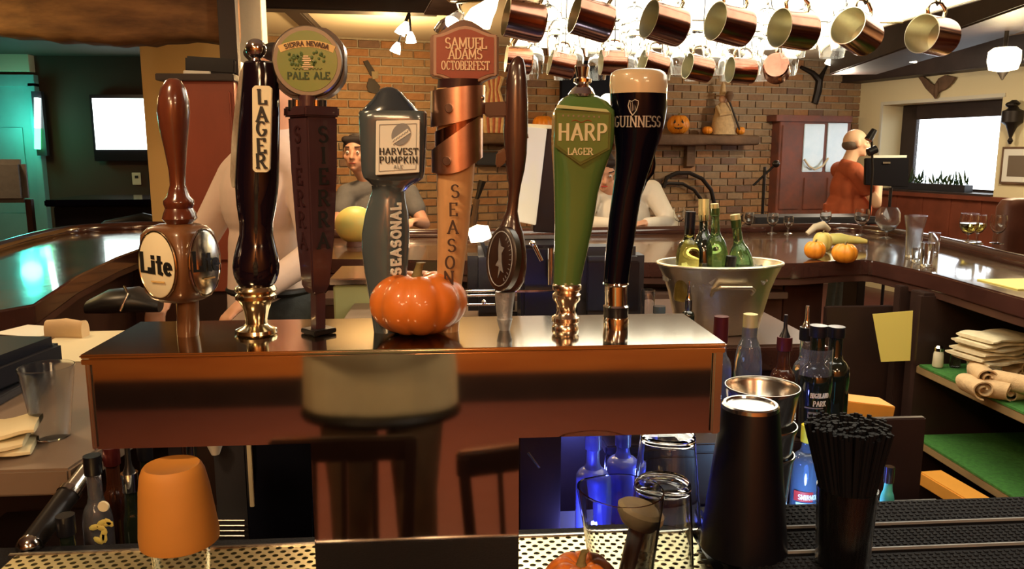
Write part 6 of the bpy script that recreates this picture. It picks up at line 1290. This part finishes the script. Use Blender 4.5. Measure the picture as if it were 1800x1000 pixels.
# ================================================================ PEOPLE
def capsule(mb, a, ra, b, rb, n=14):
    a, b = Vector(a), Vector(b); d = b - a
    if d.length < 1e-5: d = Vector((0, 0, 1e-4))
    u = d.normalized(); secs = []
    for k in range(5): t = math.pi / 2 * (1 - k / 4); secs.append((a - u * ra * math.sin(t), max(ra * math.cos(t), 1e-4), max(ra * math.cos(t), 1e-4), 2))
    for k in range(5): t = math.pi / 2 * k / 4; secs.append((b + u * rb * math.sin(t), max(rb * math.cos(t), 1e-4), max(rb * math.cos(t), 1e-4), 2))
    mb.loft(secs, n, (1, 1), u)
def fuse(name, mb, m, parent, vox=.008, it=3):
    me = mb.mesh(name + '_raw', m); o = bpy.data.objects.new(name + '_raw', me); COL.objects.link(o)
    r = o.modifiers.new('r', 'REMESH'); r.mode = 'VOXEL'; r.voxel_size = vox; r.use_smooth_shade = True
    s = o.modifiers.new('s', 'SMOOTH'); s.factor = .5; s.iterations = it
    dg = bpy.context.evaluated_depsgraph_get(); me2 = bpy.data.meshes.new_from_object(o.evaluated_get(dg)); me2.name = name
    bpy.data.objects.remove(o); bpy.data.meshes.remove(me)
    if not me2.materials: me2.materials.append(M[m])
    for p in me2.polygons: p.use_smooth = True
    return link(name, me2, parent)
def head(mb, hc, Mx):
    T = lambda *p: hc + Mx @ Vector(p)
    mb.ball(T(0, -.01, .02), (.074, .094, .092), 24, 16, Mx); mb.ball(T(0, .02, -.045), (.056, .066, .062), 20, 12, Mx); mb.ball(T(0, .068, -.088), (.022, .018, .016), 12, 8, Mx)
    capsule(mb, T(0, .082, .02), .008, T(0, .108, -.024), .013); mb.ball(T(.012, .094, -.027), (.009, .01, .008), 10, 6, Mx); mb.ball(T(-.012, .094, -.027), (.009, .01, .008), 10, 6, Mx)
    mb.ball(T(0, .086, -.052), (.026, .009, .005), 12, 6, Mx); mb.ball(T(0, .083, -.062), (.022, .009, .006), 12, 6, Mx)
    for s in (-1, 1):
        mb.ball(T(s * .077, -.008, -.005), (.009, .019, .031), 12, 8, Mx); capsule(mb, T(s * .014, .083, .034), .007, T(s * .048, .072, .036), .007); mb.ball(T(s * .042, .056, -.02), (.022, .022, .02), 12, 8, Mx)
def hand(mb, w, d, up, s=1.0, curl=.5):
    """w: wrist; d: direction of the fingers; up: back of the hand"""
    w, d, up = Vector(w), Vector(d).normalized(), Vector(up); up = (up - d * up.dot(d)).normalized(); sd = d.cross(up)
    m = Matrix((sd, d, up)).transposed(); mb.ball(w + d * .045 * s, (.04 * s, .05 * s, .015 * s), 16, 10, m); capsule(mb, w, .024 * s, w + d * .03, .022 * s)
    for k, (x, L) in enumerate(((-.03, .06), (-.01, .075), (.01, .08), (.03, .07))):
        b = w + d * .085 * s + sd * x * s; a1 = curl * .6; p1 = b + (d * math.cos(a1) - up * math.sin(a1)) * L * .45 * s; a2 = curl * 1.8; p2 = p1 + (d * math.cos(a2) - up * math.sin(a2)) * L * .33 * s; a3 = curl * 2.6; p3 = p2 + (d * math.cos(a3) - up * math.sin(a3)) * L * .25 * s
        capsule(mb, b - d * .03 * s, .009 * s, p1, .0085 * s, 8); capsule(mb, p1, .0085 * s, p2, .008 * s, 8); capsule(mb, p2, .008 * s, p3, .0068 * s, 8)
    t0 = w + d * .025 * s + sd * .03 * s; t1 = t0 + (sd * .8 + d * .7 - up * .3).normalized() * .035 * s; t2 = t1 + (sd * .2 + d - up * .5).normalized() * .03 * s
    capsule(mb, t0, .012 * s, t1, .01 * s, 8); capsule(mb, t1, .01 * s, t2, .008 * s, 8)
def person(label, base, yaw, J, skin='skin', shirt='shirtg', trousers='denim', hair='hairb', hairstyle='short', headrot=(0, 0), vox=.008, group=None, shoes=True, sleeve=.5, belly=0, tuck=True, longsleeve=False, hemz=None, wide=1.0):
    """J: joints in the person's frame (x right, y ahead, z up): hip, chest, neck, head, sh/el/wr/hand dirs L,R, hipL/R, knee, ankle"""
    b = Vector((base[0], base[1], 0)); Rz = Matrix.Rotation(yaw, 3, 'Z'); W = lambda p: b + Rz @ Vector(p)
    t = thing('person', tuple(b), label, 'person', group)
    hip, ch, nk, hd_ = J['hip'], J['chest'], J['neck'], J['head']; Mx = Rz @ Matrix.Rotation(headrot[0], 3, 'Z') @ Matrix.Rotation(headrot[1], 3, 'X')
    body = MB(); hc = W(hd_); head(body, hc, Mx)
    capsule(body, W(nk) - Vector((0, 0, .03)), .058, hc + Vector((0, 0, -.05)) - Mx @ Vector((0, .012, 0)), .053)
    hv, cv, nv = Vector(hip), Vector(ch), Vector(nk)
    def torso(mb, g, legs=False):
        body_rot = Rz; mid = (hv + cv) / 2
        mb.ball(W(hv + Vector((0, 0, .0))), ((.165 + g) * wide, .12 + g, .13 + g), 24, 14, body_rot); mb.ball(W(mid + Vector((0, belly * .5, 0))), ((.155 + g + belly * .4) * wide, .115 + g + belly, .18 + g), 24, 14, body_rot); mb.ball(W(cv), ((.175 + g) * wide, .118 + g, .17 + g), 24, 14, body_rot)
        for s in ('L', 'R'): capsule(mb, W(cv.lerp(nv, .75)), .062 + g, W(J['sh' + s]), .056 + g)
    torso(body, 0)
    shirt_mb = MB(); torso(shirt_mb, .013)
    capsule(shirt_mb, W(nk) - Vector((0, 0, .06)), .075, W(nk) - Vector((0, 0, .02)), .066)
    hem = Vector(hip) + Vector((0, 0, -.10)); shirt_mb.loft([(W(hem), .18 * wide, .14, 2.4), (W(hem + Vector((0, 0, .12))), .178 * wide, .135, 2.4), (W(hem + Vector((0, 0, .3))), .165 * wide, .125, 2)], 24)
    for s in ('L', 'R'):
        sh, el, wr = Vector(J['sh' + s]), Vector(J['el' + s]), Vector(J['wr' + s]); capsule(body, W(sh), .05, W(el), .038); capsule(body, W(el), .038, W(wr), .026)
        dv = Rz @ Vector(J.get('hd' + s, tuple((wr - el)))); hand(body, W(wr), dv, Rz @ Vector(J.get('hu' + s, (0, 0, 1))), 1.0, J.get('curl' + s, .5))
        if longsleeve: capsule(shirt_mb, W(sh), .068, W(el), .053); capsule(shirt_mb, W(el), .053, W(el.lerp(wr, .85)), .04)
        else: capsule(shirt_mb, W(sh), .068, W(sh.lerp(el, sleeve)), .062)
        hp, kn, an = Vector(J['hp' + s]), Vector(J['kn' + s]), Vector(J['an' + s]); capsule(body, W(hp), .08, W(kn), .052); capsule(body, W(kn), .052, W(an), .036); tf_ = Vector(J.get('toe' + s, (0, 1, 0)))
        capsule(body, W(an + Vector((0, -.02, -.03))), .034, W(an + tf_ * .13 + Vector((0, 0, -.045))), .028)
    fuse('body', body, skin, t, vox); fuse('shirt', shirt_mb, shirt, t, vox)
    tr = MB(); tr.ball(W(hv + Vector((0, 0, -.03))), (.176, .132, .13), 22, 14, Rz)
    for s in ('L', 'R'):
        hp, kn, an = Vector(J['hp' + s]), Vector(J['kn' + s]), Vector(J['an' + s]); capsule(tr, W(hp), .1, W(kn), .07); capsule(tr, W(kn), .07, W(an + Vector((0, 0, .02))), .058)
        tf_ = Vector(J.get('toe' + s, (0, 1, 0))); sh_ = MB(); capsule(sh_, W(an + Vector((0, -.03, -.035))), .044, W(an + tf_ * .15 + Vector((0, 0, -.042))), .038); fuse('shoe', sh_, 'leather', t, .012)
    fuse('trousers', tr, trousers, t, vox * 1.2)
    MB().tube([W(hv + Vector((.186 * math.cos(a) * wide * .93, .142 * math.sin(a), -.115 if wide > 1.1 else .035))) for a in [2 * math.pi * k / 32 for k in range(32)]], .02 if wide > 1.1 else .014, 8, True).obj('belt', 'leather', t)
    hb = MB(); T = lambda *p: hc + Mx @ Vector(p)
    if hairstyle == 'short': hb.ball(T(0, -.022, .035), (.082, .096, .09), 24, 16, Mx); hb.ball(T(0, -.055, -.02), (.07, .055, .06), 16, 10, Mx); capsule(hb, T(-.05, .05, .085), .024, T(.05, .05, .085), .024)
    else:
        hb.ball(T(0, -.036, -.012), (.0795, .074, .05), 20, 12, Mx)
    fuse('hair', hb, hair, t, .009)
    for s in (-1, 1):
        e = MB().ball(T(s * .031, .0765, .008), .0105, 12, 8).obj('eye', 'eyew', t); MB().ball(T(s * .031, .0848, .008), .0048, 10, 6).obj('iris', 'inkb', e); MB().bar(T(s * .016, .092, .04), T(s * .05, .081, .042), .006, .006).obj('eyebrow', hair, t)
    MB().ball(T(0, .0905, -.057), (.023, .006, .0025), 12, 6, Mx).obj('mouth', 'red', t)
    return t
def stand(h=1.72, lean=0, **k):
    s = h / 1.72; J = dict(hip=(0, 0, .93 * s), chest=(0, .02 + lean * .6, 1.25 * s), neck=(0, .0 + lean, 1.46 * s), head=(0, .03 + lean * 1.2, 1.615 * s), shL=(-.185, lean * .8, 1.4 * s), shR=(.185, lean * .8, 1.4 * s), elL=(-.23, .02, 1.12 * s), elR=(.23, .02, 1.12 * s), wrL=(-.22, .16, .92 * s), wrR=(.22, .16, .92 * s), hpL=(-.09, 0, .88 * s), hpR=(.09, 0, .88 * s), knL=(-.1, .02, .49 * s), knR=(.1, .02, .49 * s), anL=(-.11, -.01, .09), anR=(.11, -.01, .09)); J.update(k); return J
def seated(seat=.72, lean=0, **k):
    z = seat + .12; J = dict(hip=(0, 0, z), chest=(0, .03 + lean * .6, z + .32), neck=(0, .02 + lean, z + .53), head=(0, .05 + lean * 1.25, z + .685), shL=(-.185, lean * .9, z + .47), shR=(.185, lean * .9, z + .47), elL=(-.24, .13 + lean, z + .26), elR=(.24, .13 + lean, z + .26), wrL=(-.12, .36 + lean, z + .27), wrR=(.12, .36 + lean, z + .27), hpL=(-.1, .02, z - .03), hpR=(.1, .02, z - .03), knL=(-.13, .42, z - .02), knR=(.13, .42, z - .02), anL=(-.13, .38, z - .45), anR=(.13, .38, z - .45)); J.update(k); return J
# photographer: seen only as the reflection in the polished tower
person('person in a loose cream shirt and khaki trousers, reflected in the polished tower', (-.225, -.47), 0, stand(1.74, 0, hip=(0, 0, .875), chest=(0, .02, 1.22), hpL=(-.1, 0, .8), hpR=(.1, 0, .8), elL=(-.25, .16, 1.27), elR=(.25, .16, 1.27), wrL=(-.06, .28, 1.46), wrR=(.09, .3, 1.46), hdL=(.2, .2, 1), hdR=(0, .2, 1), huL=(0, -1, 0), huR=(0, -1, 0)), shirt='shirty', trousers='khaki', belly=.03, vox=.009, wide=1.32)
# barkeeper behind the first taps, seen from behind
q = P(510, 142, 2.85); s_ = q.z - 1.615
person('person in a pinkish white shirt and jeans standing behind the LAGER tap', (P(468, 300, 2.88).x, 2.88), R(150), stand(1.72 * (q.z) / 1.615, 0, head=(-.08, .03, q.z), neck=(-.04, 0, q.z - .15), shL=(-.16, 0, 1.46), shR=(.14, 0, 1.46), elL=(-.29, .1, 1.22), elR=(.29, .06, 1.2), wrL=(-.2, .3, 1.1), wrR=(.2, .28, 1.08)), shirt='shirtp', longsleeve=True, vox=.009, wide=.86)
# man in grey tee at the far bar
def stool(name, loc, label, group=None, seat=.72, back=True, rz=0):
    t = thing(name, loc, label, 'stool', group, 0); c = Vector(loc); Rz = Matrix.Rotation(rz, 3, 'Z')
    W = lambda *p: c + Rz @ Vector(p)
    MB().loft([(W(0, 0, seat - .04), .17, .17, 3), (W(0, 0, seat - .005), .185, .185, 3), (W(0, 0, seat), .17, .17, 3)], 24).obj('seat', 'chair', t)
    for i in (-1, 1):
        for j in (-1, 1): MB().bar(W(i * .18, j * .17, 0), W(i * .13, j * .12, seat - .03), .035, .035, (0, 1, 0)).obj('leg', 'chair', t, .003)
        MB().bar(W(i * .165, -.145, .25), W(i * .165, .145, .25), .02, .025).obj('stretcher', 'chair', t)
    MB().bar(W(-.165, .14, .3), W(.165, .14, .3), .02, .03).obj('footrest', 'chair', t)
    if back:
        for i in (-1, 1): MB().bar(W(i * .16, -.15, seat - .03), W(i * .175, -.2, seat + .3), .03, .04, (0, 1, 0)).obj('back_post', 'chair', t, .003)
        MB().bar(W(-.19, -.2, seat + .28), W(.19, -.2, seat + .28), .03, .07).obj('top_rail', 'chair', t, .006)
        for k in range(3): MB().bar(W(-.08 + k * .08, -.155, seat - .01), W(-.08 + k * .08, -.195, seat + .25), .014, .03, (0, 1, 0)).obj('spindle', 'chair', t)
    return t
hx = P(628, 270, 5.1)
person('person with short dark hair in a grey T-shirt sitting at the far bar', (hx.x + .13, 5.12), R(185), seated(.66, 0, head=(.14 - .0, .06, hx.z), neck=(.06, .0, hx.z - .15), chest=(.0, .02, 1.12), shL=(-.18, .02, 1.28), shR=(.2, .02, 1.28), hip=(0, 0, .8), elL=(-.27, .15, 1.1), elR=(.27, .15, 1.1), wrL=(-.2, .34, 1.13), wrR=(.16, .34, 1.13), hpL=(-.1, .02, .77), hpR=(.1, .02, .77), knL=(-.13, .26, .77), knR=(.13, .26, .77), anL=(-.13, .22, .3), anR=(.13, .22, .3)), shirt='shirtg', headrot=(R(-12), 0), vox=.0085)
stool('bar_stool', (hx.x + .13, 5.14, 0), 'dark wooden bar stool under the person in the grey T-shirt', seat=.665, rz=R(185))
hx = P(1074, 298, 4.95)
person('person in a white shirt leaning over the far bar between the green and black handles', (hx.x + .09, 5.1), R(172), seated(.68, .06, head=(.12, .13, hx.z - .01), neck=(.04, .04, hx.z - .14), chest=(-.01, .03, 1.12), shL=(-.2, .03, 1.3), shR=(.17, .05, 1.3), hip=(0, 0, .82), elL=(-.31, .15, 1.1), elR=(.24, .2, 1.1), wrL=(-.12, .36, 1.115), wrR=(.05, .38, 1.115), hpL=(-.1, .02, .79), hpR=(.1, .02, .79), knL=(-.13, .22, .79), knR=(.13, .22, .79), anL=(-.13, .2, .3), anR=(.13, .2, .3), belly=0) if False else dict(seated(.68, .06), head=(.12, .13, hx.z - .01), neck=(.04, .04, hx.z - .14), chest=(-.01, .03, 1.12), shL=(-.2, .03, 1.3), shR=(.17, .05, 1.3), hip=(0, 0, .82), elL=(-.31, .15, 1.1), elR=(.24, .2, 1.1), wrL=(-.12, .36, 1.115), wrR=(.05, .38, 1.115), hpL=(-.1, .02, .79), hpR=(.1, .02, .79), knL=(-.13, .22, .79), knR=(.13, .22, .79), anL=(-.13, .2, .3), anR=(.13, .2, .3)), shirt='shirtw', longsleeve=True, headrot=(R(12), R(-28)), vox=.0085)
stool('bar_stool', (hx.x + .09, 5.12, 0), 'dark wooden bar stool under the person in the white shirt', seat=.685, rz=R(172))
# musician
hx = P(1504, 252, 6.3); hz = hx.z; f_ = hz / 1.615
t = person('balding person in an orange T-shirt playing with hands raised behind the music stand', (hx.x - .06, 6.3), R(-98), dict(stand(hz / 1.615 * 1.72), head=(.0, .06, hz), elL=(-.2, .17, 1.12 * f_), elR=(.2, .18, 1.14 * f_), wrL=(-.07, .26, 1.37 * f_), wrR=(.07, .24, 1.33 * f_), hdL=(.3, 0, 1), hdR=(-.2, .1, 1), huL=(0, 1, 0), huR=(0, 1, 0), curlL=.8, curlR=.8), skin='skinl', shirt='shirto', hair='hairg', hairstyle='bald', sleeve=.55, belly=.05, vox=.009)
# stools reflected in the column
stool('bar_stool', (-.29, .12, 0), 'dark spindle-backed stool in front of the photographer, reflected in the tower column', seat=.5, rz=0)
stool('bar_stool', (.24, .2, 0), 'dark spindle-backed stool reflected at the right of the tower column', seat=.5, rz=R(-15))
# green wreath-like clutter beside pumpkins: leaves
